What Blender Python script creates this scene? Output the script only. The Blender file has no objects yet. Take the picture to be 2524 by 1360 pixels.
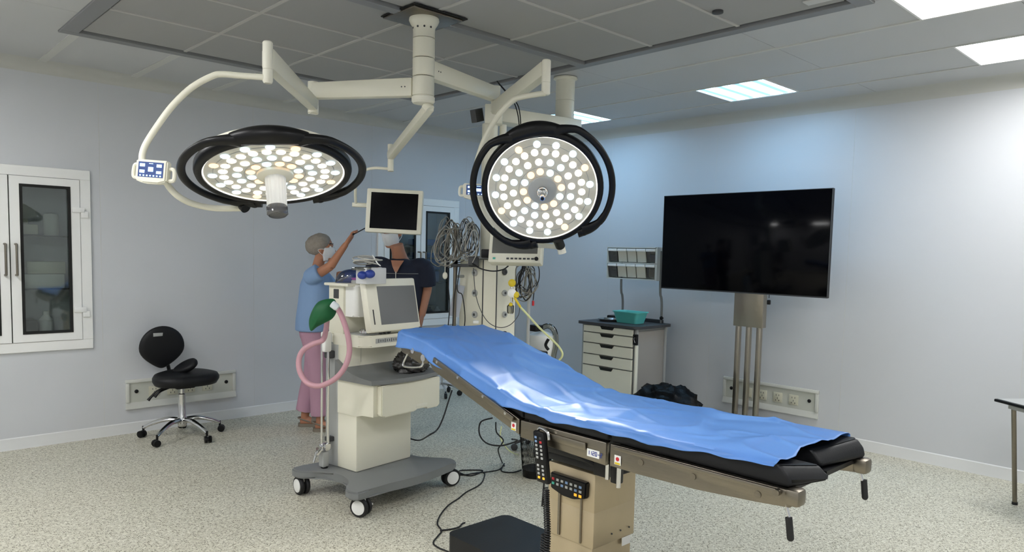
import bpy, bmesh, math, random
from mathutils import Vector, Matrix, Euler
random.seed(7)
PI = math.pi
V = Vector
sc = bpy.context.scene
COL = sc.collection

# ------------------------------------------------------------------ camera
YAW, PITCH, ROLL, FPX, CY = 0.811949731, 0.0745865447, 0.0223433499, 1787.966, 754.082
CAMZ = 1.58
_f = V((math.cos(YAW)*math.cos(PITCH), math.sin(YAW)*math.cos(PITCH), -math.sin(PITCH)))
_r = V((math.sin(YAW), -math.cos(YAW), 0)); _u = _r.cross(_f)
CR = _r*math.cos(ROLL)+_u*math.sin(ROLL)
CU = -_r*math.sin(ROLL)+_u*math.cos(ROLL)
CF = _f
CO = V((0, 0, CAMZ))
cam_data = bpy.data.cameras.new('camera')
cam = bpy.data.objects.new('camera', cam_data); COL.objects.link(cam)
m = Matrix(((CR.x, CU.x, -CF.x, CO.x), (CR.y, CU.y, -CF.y, CO.y), (CR.z, CU.z, -CF.z, CO.z), (0, 0, 0, 1)))
cam.matrix_world = m
cam_data.sensor_width = 36; cam_data.lens = FPX/2524*36
cam_data.shift_y = (CY-680)/2524
cam_data.clip_start = 0.05
sc.camera = cam

# ------------------------------------------------------------------ light, exposure
world = bpy.data.worlds.new('world'); sc.world = world; world.use_nodes = True
world.node_tree.nodes['Background'].inputs[0].default_value = (0.5, 0.55, 0.6, 1)
world.node_tree.nodes['Background'].inputs[1].default_value = 0.05
sc.view_settings.view_transform = 'Standard'
sc.view_settings.look = 'None'
sc.view_settings.gamma = 1.0
sc.view_settings.use_curve_mapping = False
sc.view_settings.exposure = 1.12
WHITE_PANEL = 7.4      # radiance of the white ceiling panels
CYAN_PANEL = 12.5        # radiance of the cooler ceiling panels
SURGICAL = 40.0         # watts of each surgical lamp

# ------------------------------------------------------------------ sightings: pixel of the 2524x1360 frame -> place in the room
def ray(x, y): return CF+CR*((x-1262)/FPX)-CU*((y-CY)/FPX)
def at(x, y, d): return CO+ray(x, y)*d
def onz(x, y, z): d = ray(x, y); return CO+d*((z-CAMZ)/d.z)
def onx(x, y, X): d = ray(x, y); return CO+d*(X/d.x)
def ony(x, y, Y): d = ray(x, y); return CO+d*(Y/d.y)

# ------------------------------------------------------------------ materials
def lin(c):
    c = c/255.0
    return c/12.92 if c <= 0.04045 else ((c+0.055)/1.055)**2.4
def rgb(t): return (lin(t[0]), lin(t[1]), lin(t[2]), 1)
def mat(name, col, rough=0.5, metal=0.0, spec=0.5, bump=0.0, scale=60, vary=0.0, emit=None, es=0.0, trans=0.0, alpha=1.0, coat=0.0, aniso=None):
    M = bpy.data.materials.new(name); M.use_nodes = True
    nt = M.node_tree; b = nt.nodes['Principled BSDF']
    b.inputs['Base Color'].default_value = rgb(col)
    b.inputs['Roughness'].default_value = rough
    b.inputs['Metallic'].default_value = metal
    b.inputs['Specular IOR Level'].default_value = spec
    b.inputs['Transmission Weight'].default_value = trans
    b.inputs['Alpha'].default_value = alpha
    b.inputs['Coat Weight'].default_value = coat
    if emit: b.inputs['Emission Color'].default_value = rgb(emit); b.inputs['Emission Strength'].default_value = es
    if bump or vary:
        tc = nt.nodes.new('ShaderNodeTexCoord'); n = nt.nodes.new('ShaderNodeTexNoise')
        n.inputs['Scale'].default_value = scale; n.inputs['Detail'].default_value = 4
        src = tc.outputs['Object']
        if aniso:
            mp = nt.nodes.new('ShaderNodeMapping'); mp.inputs['Scale'].default_value = aniso
            nt.links.new(src, mp.inputs[0]); src = mp.outputs[0]
        nt.links.new(src, n.inputs['Vector'])
        if bump:
            bp = nt.nodes.new('ShaderNodeBump'); bp.inputs['Strength'].default_value = bump; bp.inputs['Distance'].default_value = 0.01
            nt.links.new(n.outputs['Fac'], bp.inputs['Height']); nt.links.new(bp.outputs[0], b.inputs['Normal'])
        if vary:
            mx = nt.nodes.new('ShaderNodeMix'); mx.data_type = 'RGBA'
            c = rgb(col)
            mx.inputs[6].default_value = (c[0]*(1-vary), c[1]*(1-vary), c[2]*(1-vary), 1)
            mx.inputs[7].default_value = (min(1, c[0]*(1+vary)), min(1, c[1]*(1+vary)), min(1, c[2]*(1+vary)), 1)
            nt.links.new(n.outputs['Fac'], mx.inputs[0]); nt.links.new(mx.outputs[2], b.inputs['Base Color'])
    return M
def floor_mat():
    M = bpy.data.materials.new('speckled_vinyl'); M.use_nodes = True
    nt = M.node_tree; b = nt.nodes['Principled BSDF']; N = nt.nodes.new; L = nt.links.new
    tc = N('ShaderNodeTexCoord')
    n1 = N('ShaderNodeTexNoise'); n1.inputs['Scale'].default_value = 55; n1.inputs['Detail'].default_value = 4
    r1 = N('ShaderNodeValToRGB'); r1.color_ramp.elements[0].position = 0.30; r1.color_ramp.elements[0].color = rgb((180, 175, 156))
    r1.color_ramp.elements[1].position = 0.66; r1.color_ramp.elements[1].color = rgb((220, 217, 200))
    L(tc.outputs['Object'], n1.inputs['Vector']); L(n1.outputs['Fac'], r1.inputs[0]); last = r1.outputs[0]
    for sc_, dist, frac, col in ((105, 0.44, 0.26, (112, 106, 86)), (150, 0.42, 0.18, (84, 78, 62)), (80, 0.40, 0.10, (236, 233, 220))):
        v = N('ShaderNodeTexVoronoi'); v.inputs['Scale'].default_value = sc_; L(tc.outputs['Object'], v.inputs['Vector'])
        sp = N('ShaderNodeSeparateColor'); L(v.outputs['Color'], sp.inputs[0])
        a = N('ShaderNodeMath'); a.operation = 'LESS_THAN'; a.inputs[1].default_value = frac; L(sp.outputs[0], a.inputs[0])
        d = N('ShaderNodeMath'); d.operation = 'LESS_THAN'; d.inputs[1].default_value = dist; L(v.outputs['Distance'], d.inputs[0])
        m_ = N('ShaderNodeMath'); m_.operation = 'MULTIPLY'; L(a.outputs[0], m_.inputs[0]); L(d.outputs[0], m_.inputs[1])
        k = N('ShaderNodeMath'); k.operation = 'MULTIPLY'; k.inputs[1].default_value = 0.92; L(m_.outputs[0], k.inputs[0])
        mx = N('ShaderNodeMix'); mx.data_type = 'RGBA'; mx.inputs[7].default_value = rgb(col); L(k.outputs[0], mx.inputs[0]); L(last, mx.inputs[6]); last = mx.outputs[2]
    L(last, b.inputs['Base Color'])
    b.inputs['Roughness'].default_value = 0.42; b.inputs['Specular IOR Level'].default_value = 0.35
    return M
M = {}
M['floor'] = floor_mat()
M['wall'] = mat('wall_enamel', (204, 206, 209), 0.38, spec=0.35, bump=0.03, scale=3)
M['skirt'] = mat('skirting_vinyl', (222, 223, 222), 0.4)
M['cove'] = mat('cove_profile', (196, 196, 190), 0.5)
M['ceil'] = mat('ceiling_enamel', (196, 197, 197), 0.5, spec=0.3)
M['batten'] = mat('batten_enamel', (208, 208, 203), 0.5)
M['diff'] = mat('diffuser_gauze', (164, 164, 162), 0.8, vary=0.04, scale=1.5)
M['difft'] = mat('diffuser_seam', (190, 189, 184), 0.7)
M['dframe'] = mat('anodised_frame', (140, 141, 142), 0.5, metal=0.2)
M['gap'] = mat('dark_gap', (22, 22, 20), 0.8)
M['white_light'] = mat('white_light_panel', (240, 240, 240), 0.6, emit=(252, 252, 252), es=WHITE_PANEL)
M['white_light_left'] = mat('white_light_panel_bright', (240, 240, 240), 0.6, emit=(252, 252, 252), es=17.0)  # emission set higher to lift the left side of the room
M['cream'] = mat('cream_enamel', (230, 227, 209), 0.36, bump=0.01, scale=200)
M['cream2'] = mat('ivory_plastic', (234, 231, 215), 0.42)
M['white'] = mat('white_plastic', (238, 238, 235), 0.4)
M['grey'] = mat('grey_plastic', (122, 124, 124), 0.5)
M['lgrey'] = mat('light_grey_panel', (172, 174, 172), 0.45)
M['dgrey'] = mat('dark_grey_plastic', (62, 63, 65), 0.5)
M['black'] = mat('black_plastic', (10, 10, 12), 0.38, spec=0.3)
M['rubber'] = mat('black_rubber', (20, 20, 22), 0.6, bump=0.05)
M['pad'] = mat('black_pad', (17, 18, 21), 0.5, spec=0.35, bump=0.05, scale=150)
M['bag'] = mat('black_polythene', (5, 5, 6), 0.45, spec=0.18, bump=1.0, scale=14)
M['steel'] = mat('brushed_steel', (134, 127, 115), 0.33, metal=1.0, bump=0.04, scale=30, vary=0.12, aniso=(1, 1, 12))
M['colsteel'] = mat('column_steel', (196, 180, 150), 0.48, metal=0.55, bump=0.03, scale=8, vary=0.08)
M['chrome'] = mat('chrome', (215, 215, 215), 0.12, metal=1.0)
M['screen'] = mat('dark_glass', (4, 4, 7), 0.10, spec=0.12)
M['gscreen'] = mat('grey_screen', (104, 106, 107), 0.3)
M['drape'] = mat('blue_drape', (88, 137, 209), 0.42, spec=0.55, bump=0.12, scale=9)
M['bluetop'] = mat('light_blue_scrubs', (138, 168, 208), 0.8, bump=0.7, scale=9)
M['pink'] = mat('pink_cotton', (190, 148, 168), 0.8, bump=0.7, scale=9)
M['navy'] = mat('navy_scrubs', (14, 22, 42), 0.8, bump=0.15, scale=12)
M['skin'] = mat('skin', (186, 128, 98), 0.55, vary=0.08, scale=12)
M['skin2'] = mat('tanned_skin', (172, 120, 94), 0.55, vary=0.08, scale=12)
M['hair'] = mat('dark_hair', (36, 28, 24), 0.7, bump=0.6, scale=60)
M['cap'] = mat('grey_bouffant', (150, 142, 132), 0.9, bump=0.7, scale=45, vary=0.25)
M['mask'] = mat('white_mask', (226, 228, 230), 0.85, bump=0.1, scale=40)
M['clog'] = mat('taupe_clog', (132, 122, 108), 0.6)
M['green'] = mat('green_rubber', (6, 92, 48), 0.55, bump=0.15, scale=20)
M['hose'] = mat('pink_hose', (196, 150, 160), 0.45)
M['whose'] = mat('clear_white_hose', (188, 186, 178), 0.4)
M['yhose'] = mat('pale_yellow_hose', (214, 218, 160), 0.45)
M['yellow'] = mat('yellow_plastic', (222, 196, 40), 0.4)
M['orange'] = mat('amber_button', (236, 170, 50), 0.4, emit=(240, 160, 40), es=0.4)
M['red'] = mat('red_button', (196, 40, 50), 0.4)
M['bbtn'] = mat('blue_button', (120, 150, 190), 0.4)
M['gbtn'] = mat('green_button', (60, 170, 150), 0.4)
M['purple'] = mat('purple_cap', (140, 70, 140), 0.4)
M['bluep'] = mat('blue_plastic', (40, 64, 150), 0.35, bump=0.1)
M['cobalt'] = mat('cobalt_cloth', (22, 84, 168), 0.7)
M['gscreen2'] = mat('dim_grey_screen', (84, 84, 80), 0.3)
M['led_w_plain'] = mat('pale_plastic', (224, 232, 236), 0.35)
M['paperclear'] = mat('pale_carton', (206, 208, 210), 0.5)
M['smokebag'] = mat('grey_black_polythene', (58, 56, 54), 0.22, bump=1.0, scale=18, vary=0.5)
M['teal'] = mat('teal_plastic', (92, 186, 178), 0.45)
M['binp'] = mat('frosted_bin_plastic', (206, 203, 188), 0.35, spec=0.6)
M['cside'] = mat('cart_side_grey', (158, 153, 146), 0.5)
M['lead'] = mat('beige_grey_lead', (132, 129, 119), 0.5)
M['pframe'] = mat('panel_frame_grey', (208, 209, 202), 0.4)
M['stand'] = mat('satin_steel', (178, 170, 156), 0.3, metal=1.0, bump=0.02, scale=30, aniso=(12, 12, 1))
M['plate'] = mat('panel_plate_cream', (196, 198, 188), 0.45)
M['ivory'] = mat('socket_ivory', (206, 204, 184), 0.4)
M['paper'] = mat('paper', (190, 196, 208), 0.8)
M['tan'] = mat('tan_pack', (150, 140, 118), 0.7)
def glass_mat(name, tint, op):
    g = bpy.data.materials.new(name); g.use_nodes = True; nt = g.node_tree; nt.nodes.remove(nt.nodes['Principled BSDF'])
    t = nt.nodes.new('ShaderNodeBsdfTransparent'); t.inputs[0].default_value = rgb(tint)
    gl = nt.nodes.new('ShaderNodeBsdfGlossy'); gl.inputs['Roughness'].default_value = 0.03
    fr = nt.nodes.new('ShaderNodeFresnel'); fr.inputs[0].default_value = 1.5
    ad = nt.nodes.new('ShaderNodeMath'); ad.operation = 'ADD'; ad.inputs[1].default_value = op
    mx = nt.nodes.new('ShaderNodeMixShader')
    nt.links.new(fr.outputs[0], ad.inputs[0]); nt.links.new(ad.outputs[0], mx.inputs[0]); nt.links.new(t.outputs[0], mx.inputs[1]); nt.links.new(gl.outputs[0], mx.inputs[2])
    nt.links.new(mx.outputs[0], nt.nodes['Material Output'].inputs[0])
    return g
M['glass'] = glass_mat('cabinet_glass', (226, 232, 230), 0.05)
M['clear'] = glass_mat('clear_plastic', (206, 206, 198), 0.06)
M['bagblue'] = glass_mat('translucent_blue', (110, 140, 200), 0.10)
M['led_w'] = mat('led_white', (255, 250, 244), 0.4, emit=(255, 246, 236), es=0.85)
M['led_b'] = mat('led_cool', (225, 242, 255), 0.4, emit=(205, 235, 255), es=0.80)
M['led_o'] = mat('led_warm', (255, 226, 190), 0.4, emit=(255, 208, 160), es=0.72)
M['disp'] = mat('lit_display', (40, 60, 110), 0.3, emit=(34, 46, 78), es=0.6)
M['icon'] = mat('display_icon', (190, 220, 250), 0.3, emit=(170, 210, 250), es=1.1)
def tube_panel_mat():
    g = bpy.data.materials.new('cool_tube_panel'); g.use_nodes = True; nt = g.node_tree; b = nt.nodes['Principled BSDF']
    tc = nt.nodes.new('ShaderNodeTexCoord'); w = nt.nodes.new('ShaderNodeTexWave'); w.bands_direction = 'Y'; w.wave_profile = 'SIN'
    w.inputs['Scale'].default_value = 2.1; w.inputs['Distortion'].default_value = 0.6; w.inputs['Detail'].default_value = 0
    r = nt.nodes.new('ShaderNodeValToRGB')
    r.color_ramp.elements[0].color = (0.016, 0.032, 0.046, 1); r.color_ramp.elements[1].color = rgb((165, 215, 255))
    r.color_ramp.elements[0].position = 0.15; r.color_ramp.elements[1].position = 0.75
    nt.links.new(tc.outputs['Object'], w.inputs['Vector']); nt.links.new(w.outputs['Fac'], r.inputs[0]); nt.links.new(r.outputs[0], b.inputs['Emission Color'])
    b.inputs['Emission Strength'].default_value = CYAN_PANEL; b.inputs['Base Color'].default_value = rgb((150, 200, 220))
    return g
M['tube_light'] = tube_panel_mat()

# ------------------------------------------------------------------ mesh builder
class MB:
    def __init__(s): s.bm = bmesh.new()
    def _x(s, vs, T):
        if T is not None: bmesh.ops.transform(s.bm, matrix=T, verts=vs)
    def box(s, c, d, T=None, bev=0.0, seg=2, rz=0.0):
        r = bmesh.ops.create_cube(s.bm, size=1.0); vs = r['verts']
        bmesh.ops.scale(s.bm, vec=V(d), verts=vs)
        if bev > 0:
            es = list({e for v in vs for e in v.link_edges})
            rr = bmesh.ops.bevel(s.bm, geom=es, offset=min(bev, min(d)*0.49), segments=seg, affect='EDGES', profile=0.5)
            vs = list({v for f in rr['faces'] for v in f.verts} | {v for v in vs if v.is_valid})
        X = Matrix.Translation(V(c)) @ Matrix.Rotation(rz, 4, 'Z')
        if T is not None: X = T @ X
        bmesh.ops.transform(s.bm, matrix=X, verts=vs)
        return s
    def ring(s, c, ax, bx, rx, ry, n):
        return [s.bm.verts.new(c+ax*(rx*math.cos(2*PI*i/n))+bx*(ry*math.sin(2*PI*i/n))) for i in range(n)]
    def skin(s, rings, closed=False, caps=True):
        n = len(rings[0]); m = len(rings)
        for k in range(m if closed else m-1):
            a = rings[k]; b = rings[(k+1) % m]
            for i in range(n):
                j = (i+1) % n
                s.bm.faces.new((a[i], a[j], b[j], b[i]))
        if caps and not closed:
            s.bm.faces.new(list(reversed(rings[0]))); s.bm.faces.new(rings[-1])
    def cyl(s, p0, p1, r0, r1=None, n=20):
        p0 = V(p0); p1 = V(p1); r1 = r0 if r1 is None else r1
        d = (p1-p0).normalized(); a = d.orthogonal().normalized(); b = d.cross(a)
        s.skin([s.ring(p0, a, b, r0, r0, n), s.ring(p1, a, b, r1, r1, n)]); return s
    def lathe(s, prof, c=(0, 0, 0), axis=(0, 0, 1), n=32, sx=1, sy=1, xdir=None, caps=True):
        c = V(c); d = V(axis).normalized()
        a = V(xdir).normalized() if xdir is not None else d.orthogonal().normalized()
        b = d.cross(a)
        rs = [s.ring(c+d*z, a, b, max(r, 1e-4)*sx, max(r, 1e-4)*sy, n) for r, z in prof]
        s.skin(rs, caps=caps); return s
    def path(s, pts, closed=False, sub=6):
        pts = [V(p) for p in pts]; n = len(pts); out = []
        if sub <= 1 or n < 3: return pts
        rng = n if closed else n-1
        for i in range(rng):
            if closed: p = [pts[(i+k-1) % n] for k in range(4)]
            else: p = [pts[max(0, min(n-1, i+k-1))] for k in range(4)]
            for q in range(sub):
                t = q/sub
                out.append(0.5*((2*p[1])+(p[2]-p[0])*t+(2*p[0]-5*p[1]+4*p[2]-p[3])*t*t+(3*p[1]-p[0]-3*p[2]+p[3])*t**3))
        if not closed: out.append(pts[-1])
        return out
    def tube(s, pts, r, n=10, closed=False, sub=6, flat=1.0, up=None):
        P = s.path(pts, closed, sub); m = len(P); rings = []
        R = r if callable(r) else (lambda t: r)
        prev = None
        for i, p in enumerate(P):
            if closed: d = P[(i+1) % m]-P[i-1]
            else: d = P[min(i+1, m-1)]-P[max(i-1, 0)]
            d.normalize()
            if up is not None: a = V(up)-d*d.dot(V(up)); a.normalize()
            elif prev is None: a = d.orthogonal().normalized()
            else: a = prev-d*d.dot(prev); a.normalize()
            prev = a; b = d.cross(a); rr = R(i/max(1, m-1))
            rings.append(s.ring(p, a, b, rr, rr*flat, n))
        s.skin(rings, closed); return s
    def loft(s, secs, n=20, up=(0, 1, 0)):     # secs: (centre, rx, ry) ; rx along 'up' hint, ry across
        rings = []; C = [V(q[0]) for q in secs]
        for i, (c, rx, ry) in enumerate(secs):
            d = C[min(i+1, len(C)-1)]-C[max(i-1, 0)]; d.normalize()
            a = V(up)-d*d.dot(V(up)); a.normalize(); b = d.cross(a)
            rings.append(s.ring(C[i], a, b, rx, ry, n))
        s.skin(rings); return s
    def ball(s, c, r, T=None, u=16, v=10):
        r = (r, r, r) if not hasattr(r, '__len__') else r
        q = bmesh.ops.create_uvsphere(s.bm, u_segments=u, v_segments=v, radius=1.0)['verts']
        X = Matrix.Translation(V(c)) @ Matrix.Diagonal((r[0], r[1], r[2], 1))
        if T is not None: X = T @ X
        bmesh.ops.transform(s.bm, matrix=X, verts=q); return s
    def prism(s, poly, O, A, B, t):      # poly in (a,b) on plane O,A,B ; extruded by vector t
        O = V(O); A = V(A); B = V(B); t = V(t)
        f = [s.bm.verts.new(O+A*p[0]+B*p[1]) for p in poly]; g = [s.bm.verts.new(v.co+t) for v in f]
        n = len(f)
        s.bm.faces.new(list(reversed(f))); s.bm.faces.new(g)
        for i in range(n): j = (i+1) % n; s.bm.faces.new((f[i], f[j], g[j], g[i]))
        return s
    def quad(s, a, b, c, d): s.bm.faces.new([s.bm.verts.new(V(p)) for p in (a, b, c, d)]); return s
    def grid(s, rows):
        vs = [[s.bm.verts.new(V(p)) for p in r] for r in rows]
        for i in range(len(vs)-1):
            for j in range(len(vs[0])-1): s.bm.faces.new((vs[i][j], vs[i][j+1], vs[i+1][j+1], vs[i+1][j]))
        return s
    def build(s, name, m, parent=None, ang=35, label=None, cat=None, group=None, kind=None, world=True, xf=None):
        bmesh.ops.recalc_face_normals(s.bm, faces=s.bm.faces)
        me = bpy.data.meshes.new(name); s.bm.to_mesh(me); s.bm.free()
        me.materials.append(m if not isinstance(m, str) else M[m])
        me.polygons.foreach_set('use_smooth', [True]*len(me.polygons))
        me.set_sharp_from_angle(angle=math.radians(ang))
        return link(name, me, parent, label, cat, group, kind, world, xf)
GROUPS = {'ceiling_light': 'ceiling light panels', 'surgical_lamp': 'surgical lamps on the ceiling column', 'socket_panel': 'socket panels on the walls', 'wall_cabinet': 'built-in wall cabinets', 'lead_bundle': 'tangled monitor leads beside the pendant', 'carton': 'cartons in the left wall cabinet', 'small_carton': 'small cartons in the far cabinet', 'bottle': 'bottles in the cabinets', 'person': 'theatre staff'}
def nGR(name, cat): return GROUPS.get(name) if cat else None
def link(name, me, parent=None, label=None, cat=None, group=None, kind=None, world=True, xf=None):
    o = bpy.data.objects.new(name, me); COL.objects.link(o)
    if xf is not None: o.matrix_basis = xf
    if parent is not None:
        o.parent = parent
        if world and parent.parent is None and parent.type == 'EMPTY': o.matrix_parent_inverse = parent.matrix_basis.inverted()
    if label: o['label'] = label
    if cat: o['category'] = cat
    if group or nGR(name, cat): o['group'] = group or nGR(name, cat)
    if kind: o['kind'] = kind
    return o
def thing(name, label, cat, loc=(0, 0, 0), rz=0.0, group=None, kind=None):
    o = bpy.data.objects.new(name, None); COL.objects.link(o); o.empty_display_size = 0.1
    o.matrix_basis = Matrix.Translation(V(loc)) @ Matrix.Rotation(rz, 4, 'Z')
    if label: o['label'] = label
    if cat: o['category'] = cat
    if group or nGR(name, cat): o['group'] = group or nGR(name, cat)
    if kind: o['kind'] = kind
    return o
def dup(o, parent=None, loc=None):
    c = o.copy(); COL.objects.link(c)
    if parent is not None: c.parent = parent
    for ch in [q for q in bpy.data.objects if q.parent == o]: dup(ch, c)
    return c
def rounded(w, h, r, n=5):
    P = []
    for cx, cy, a0 in ((w/2-r, h/2-r, 0), (-w/2+r, h/2-r, PI/2), (-w/2+r, -h/2+r, PI), (w/2-r, -h/2+r, 1.5*PI)):
        for k in range(n+1): a = a0+PI/2*k/n; P.append((cx+r*math.cos(a), cy+r*math.sin(a)))
    return P

# ------------------------------------------------------------------ room shell
RX, RY, LX, LY, CH = 6.22, 6.50, -1.06, -1.60, 2.91
MB().box(((RX+LX)/2, (RY+LY)/2, -0.05), (RX-LX+0.6, RY-LY+0.6, 0.1)).build('floor', 'floor', kind='structure', label='speckled beige grey vinyl floor')
HB = 2.84     # underside of the ceiling cove
wl = thing('wall_left', 'pale grey enamelled panel wall with the built-in glass cabinets', None, (0, RY, 0), kind='structure')
MB().box(((RX+LX)/2, RY+0.34, CH/2), (RX-LX+1.2, 0.06, CH+0.1)).build('wall_backing', 'wall', wl)
def wpanel(x0, x1, hole=None):
    b = MB(); y = RY+0.02; g = 0.0015; x0 += g; x1 -= g
    if hole is None: b.box(((x0+x1)/2, y, CH/2), (x1-x0, 0.04, CH))
    else:
        a0, a1, z0, z1 = hole
        b.box(((x0+a0)/2, y, CH/2), (a0-x0, 0.04, CH)); b.box(((a1+x1)/2, y, CH/2), (x1-a1, 0.04, CH))
        b.box(((a0+a1)/2, y, z0/2), (a1-a0, 0.04, z0)); b.box(((a0+a1)/2, y, (z1+CH)/2), (a1-a0, 0.04, CH-z1))
    b.build('wall_panel', 'wall', wl)
wpanel(LX, 0.35); wpanel(0.35, 1.612, (0.50, 1.50, 0.78, 2.10)); wpanel(1.612, 2.87); wpanel(2.87, 4.13)
wpanel(4.13, 5.39, (4.24, 5.24, 0.78, 2.10)); wpanel(5.39, RX)
for x in (0.35, 1.612, 2.87, 4.13, 5.39): MB().box((x, RY+0.004, CH/2), (0.010, 0.006, CH)).build('joint_bead', 'batten', wl)
wr = thing('wall_right', 'pale grey enamelled panel wall behind the television stand', None, (RX, 0, 0), kind='structure')
MB().box((RX+0.09, (RY+LY)/2, CH/2), (0.08, RY-LY+0.6, CH+0.1)).build('wall_backing', 'wall', wr)
for y0, y1 in ((LY, -0.05), (-0.05, 1.224), (1.224, 2.489), (2.489, 3.765), (3.765, 5.04), (5.04, RY)):
    MB().box((RX+0.02, (y0+y1)/2, CH/2), (0.04, y1-y0-0.003, CH)).build('wall_panel', 'wall', wr)
    MB().box((RX+0.004, y0, CH/2), (0.006, 0.010, CH)).build('joint_bead', 'batten', wr)
MB().box((LX-0.04, (RY+LY)/2, CH/2), (0.08, RY-LY+0.3, CH+0.1)).build('wall_near_left', 'wall', kind='structure', label='pale grey wall to the left of the camera')
MB().box(((RX+LX)/2, LY-0.04, CH/2), (RX-LX+0.3, 0.08, CH+0.1)).build('wall_behind', 'wall', kind='structure', label='pale grey wall behind the camera')
# coved skirting (height 0.09) and ceiling cove
sk = [(0, 0), (0.012, 0.0), (0.009, 0.02), (0.006, 0.085), (0, 0.092)]
MB().prism(sk, (LX, RY, 0), (0, -1, 0), (0, 0, 1), (RX-LX, 0, 0)).build('baseboard_left', 'skirt', kind='structure', label='white skirting along the cabinet wall')
MB().prism(sk, (RX, LY, 0), (-1, 0, 0), (0, 0, 1), (0, RY-LY, 0)).build('baseboard_right', 'skirt', kind='structure', label='white skirting along the television wall')
def coveprof(w, h):
    P = [(0, 0), (0, 0.001)]
    P = [(0.0, 0.0)]
    for k in range(9):
        a = PI/2*k/8; P.append((w*(1-math.cos(a)) if 0 else w-w*math.cos(a), h*math.sin(a)))
    P.append((0, h)); return P
MB().prism(coveprof(0.15, 0.075), (LX, RY, HB-0.005), (0, -1, 0), (0, 0, 1), (RX-LX, 0, 0)).build('trim_1', 'cove', kind='structure', label='curved white cove between ceiling and cabinet wall')
MB().prism(coveprof(0.11, 0.09), (RX, LY, HB-0.02), (-1, 0, 0), (0, 0, 1), (0, RY-LY, 0)).build('trim_2', 'cove', kind='structure', label='curved white cove between ceiling and television wall')

# ------------------------------------------------------------------ ceiling
ce = thing('ceiling', 'grey metal tile ceiling', None, (0, 0, CH), kind='structure')
MB().box(((RX+LX)/2, (RY+LY)/2, CH+0.13), (RX-LX+0.6, RY-LY+0.6, 0.06)).build('ceiling_slab', 'ceil', ce)
DX0, DX1, DY0, DY1 = 1.12, 3.985, 1.53, 5.405       # laminar flow diffuser
lights = [  # x0,x1,y0,y1,kind,label
 (3.87, 4.45, 0.86, 1.46, 'w', 'square white ceiling light panel at the top right, nearest the camera'),
 (5.13, 5.72, 0.29, 1.49, 'w', 'long white ceiling light panel beside the right wall'),
 (5.13, 5.70, 2.74, 3.34, 'c', 'cool blue square ceiling light panel above the television'),
 (5.13, 5.72, 4.64, 5.24, 'c', 'cool blue ceiling light panel behind the pendant column'),
 (-0.56, 0.03, 4.64, 5.24, 'w', 'added white ceiling light panel above the wall cabinet, outside the picture'),  # left row: unseen panels, mirrored from the right, added to brighten this side
 (-0.56, 0.03, 0.60, 1.20, 'w', 'added white ceiling light panel above the left of the camera, outside the picture'),
 (-0.56, 0.03, 2.74, 3.34, 'w', 'added white ceiling light panel above the left side, outside the picture'),
 (1.20, 1.80, -0.9, -0.3, 'w', 'white ceiling light panel behind the camera, outside the picture'),
 (3.27, 3.87, -0.9, -0.3, 'w', 'white ceiling light panel behind the camera to the right, outside the picture')]
def tilefield(x0, x1, ys, dz=0.0):
    for a, b in zip(ys[:-1], ys[1:]):
        MB().box(((x0+x1)/2, (a+b)/2, CH+0.015), (x1-x0-0.006, b-a-0.003, 0.03)).build('ceiling_tile', 'ceil', ce)
tilefield(3.87, 4.45, [-1.6, -0.34, 0.86]); tilefield(DX1, 4.45, [1.46, 2.3, 3.6, 4.9, RY])
tilefield(3.87, DX1, [1.463, 1.53])
tilefield(4.45, 5.13, [-1.6, -0.3, 1.0, 2.3, 3.6, 4.9, RY])
tilefield(5.13, 5.72, [-1.6, -0.3, 0.29]); tilefield(5.13, 5.72, [1.49, 2.74]); tilefield(5.13, 5.72, [3.34, 4.64]); tilefield(5.13, 5.72, [5.24, RY])
tilefield(5.72, RX, [-1.6, -0.3, 1.0, 2.3, 3.6, 4.9, RY])
for x0, x1 in ((LX, -0.56), (0.03, 0.55), (0.55, 1.22)): tilefield(x0, x1, [LY, -0.3, 1.0, 2.3, 3.6, 4.9, RY])
tilefield(-0.56, 0.03, [LY, -0.5, 0.60]); tilefield(-0.56, 0.03, [1.20, 2.74]); tilefield(-0.56, 0.03, [3.34, 4.64]); tilefield(-0.56, 0.03, [5.24, RY])
for x0, x1 in ((1.22, 1.85), (1.85, 2.49), (2.49, 3.13), (3.13, 3.78), (3.78, DX1)): tilefield(x0, x1, [DY1, RY])
tilefield(1.22, 3.87, [-0.3, 0.3, 0.9, 1.53]); tilefield(1.22, 3.87, [LY, -0.9])
tilefield(1.80, 3.27, [-0.9, -0.3])
for x in (1.22, 1.85, 2.49, 3.13, 3.78):
    MB().box((x, (DY1+RY)/2-0.05, CH-0.002), (0.055, RY-DY1-0.1, 0.006)).build('ceiling_batten', 'batten', ce)
for x, w in ((4.45, 0.022), (5.13, 0.018), (5.72, 0.012)):
    for a, b in ((LY, RY),):
        MB().box((x, (a+b)/2, CH-0.003), (w, b-a, 0.006)).build('ceiling_batten', 'batten', ce)
for i, (x0, x1, y0, y1, k, lab) in enumerate(lights):
    t = thing('ceiling_light', lab, 'light', ((x0+x1)/2, (y0+y1)/2, CH))
    fr = MB(); w = 0.012
    fr.box(((x0+x1)/2, y0+w/2, CH+0.01), (x1-x0, w, 0.03)).box(((x0+x1)/2, y1-w/2, CH+0.01), (x1-x0, w, 0.03))
    fr.box((x0+w/2, (y0+y1)/2, CH+0.01), (w, y1-y0-2*w, 0.03)).box((x1-w/2, (y0+y1)/2, CH+0.01), (w, y1-y0-2*w, 0.03))
    fr.build('light_frame', 'white', t)
    MB().box(((x0+x1)/2, (y0+y1)/2, CH+0.012), (x1-x0-2*w, y1-y0-2*w, 0.016)).build('light_diffuser', ('white_light_left' if x0 < 3 else 'white_light') if k == 'w' else 'tube_light', t)
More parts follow.
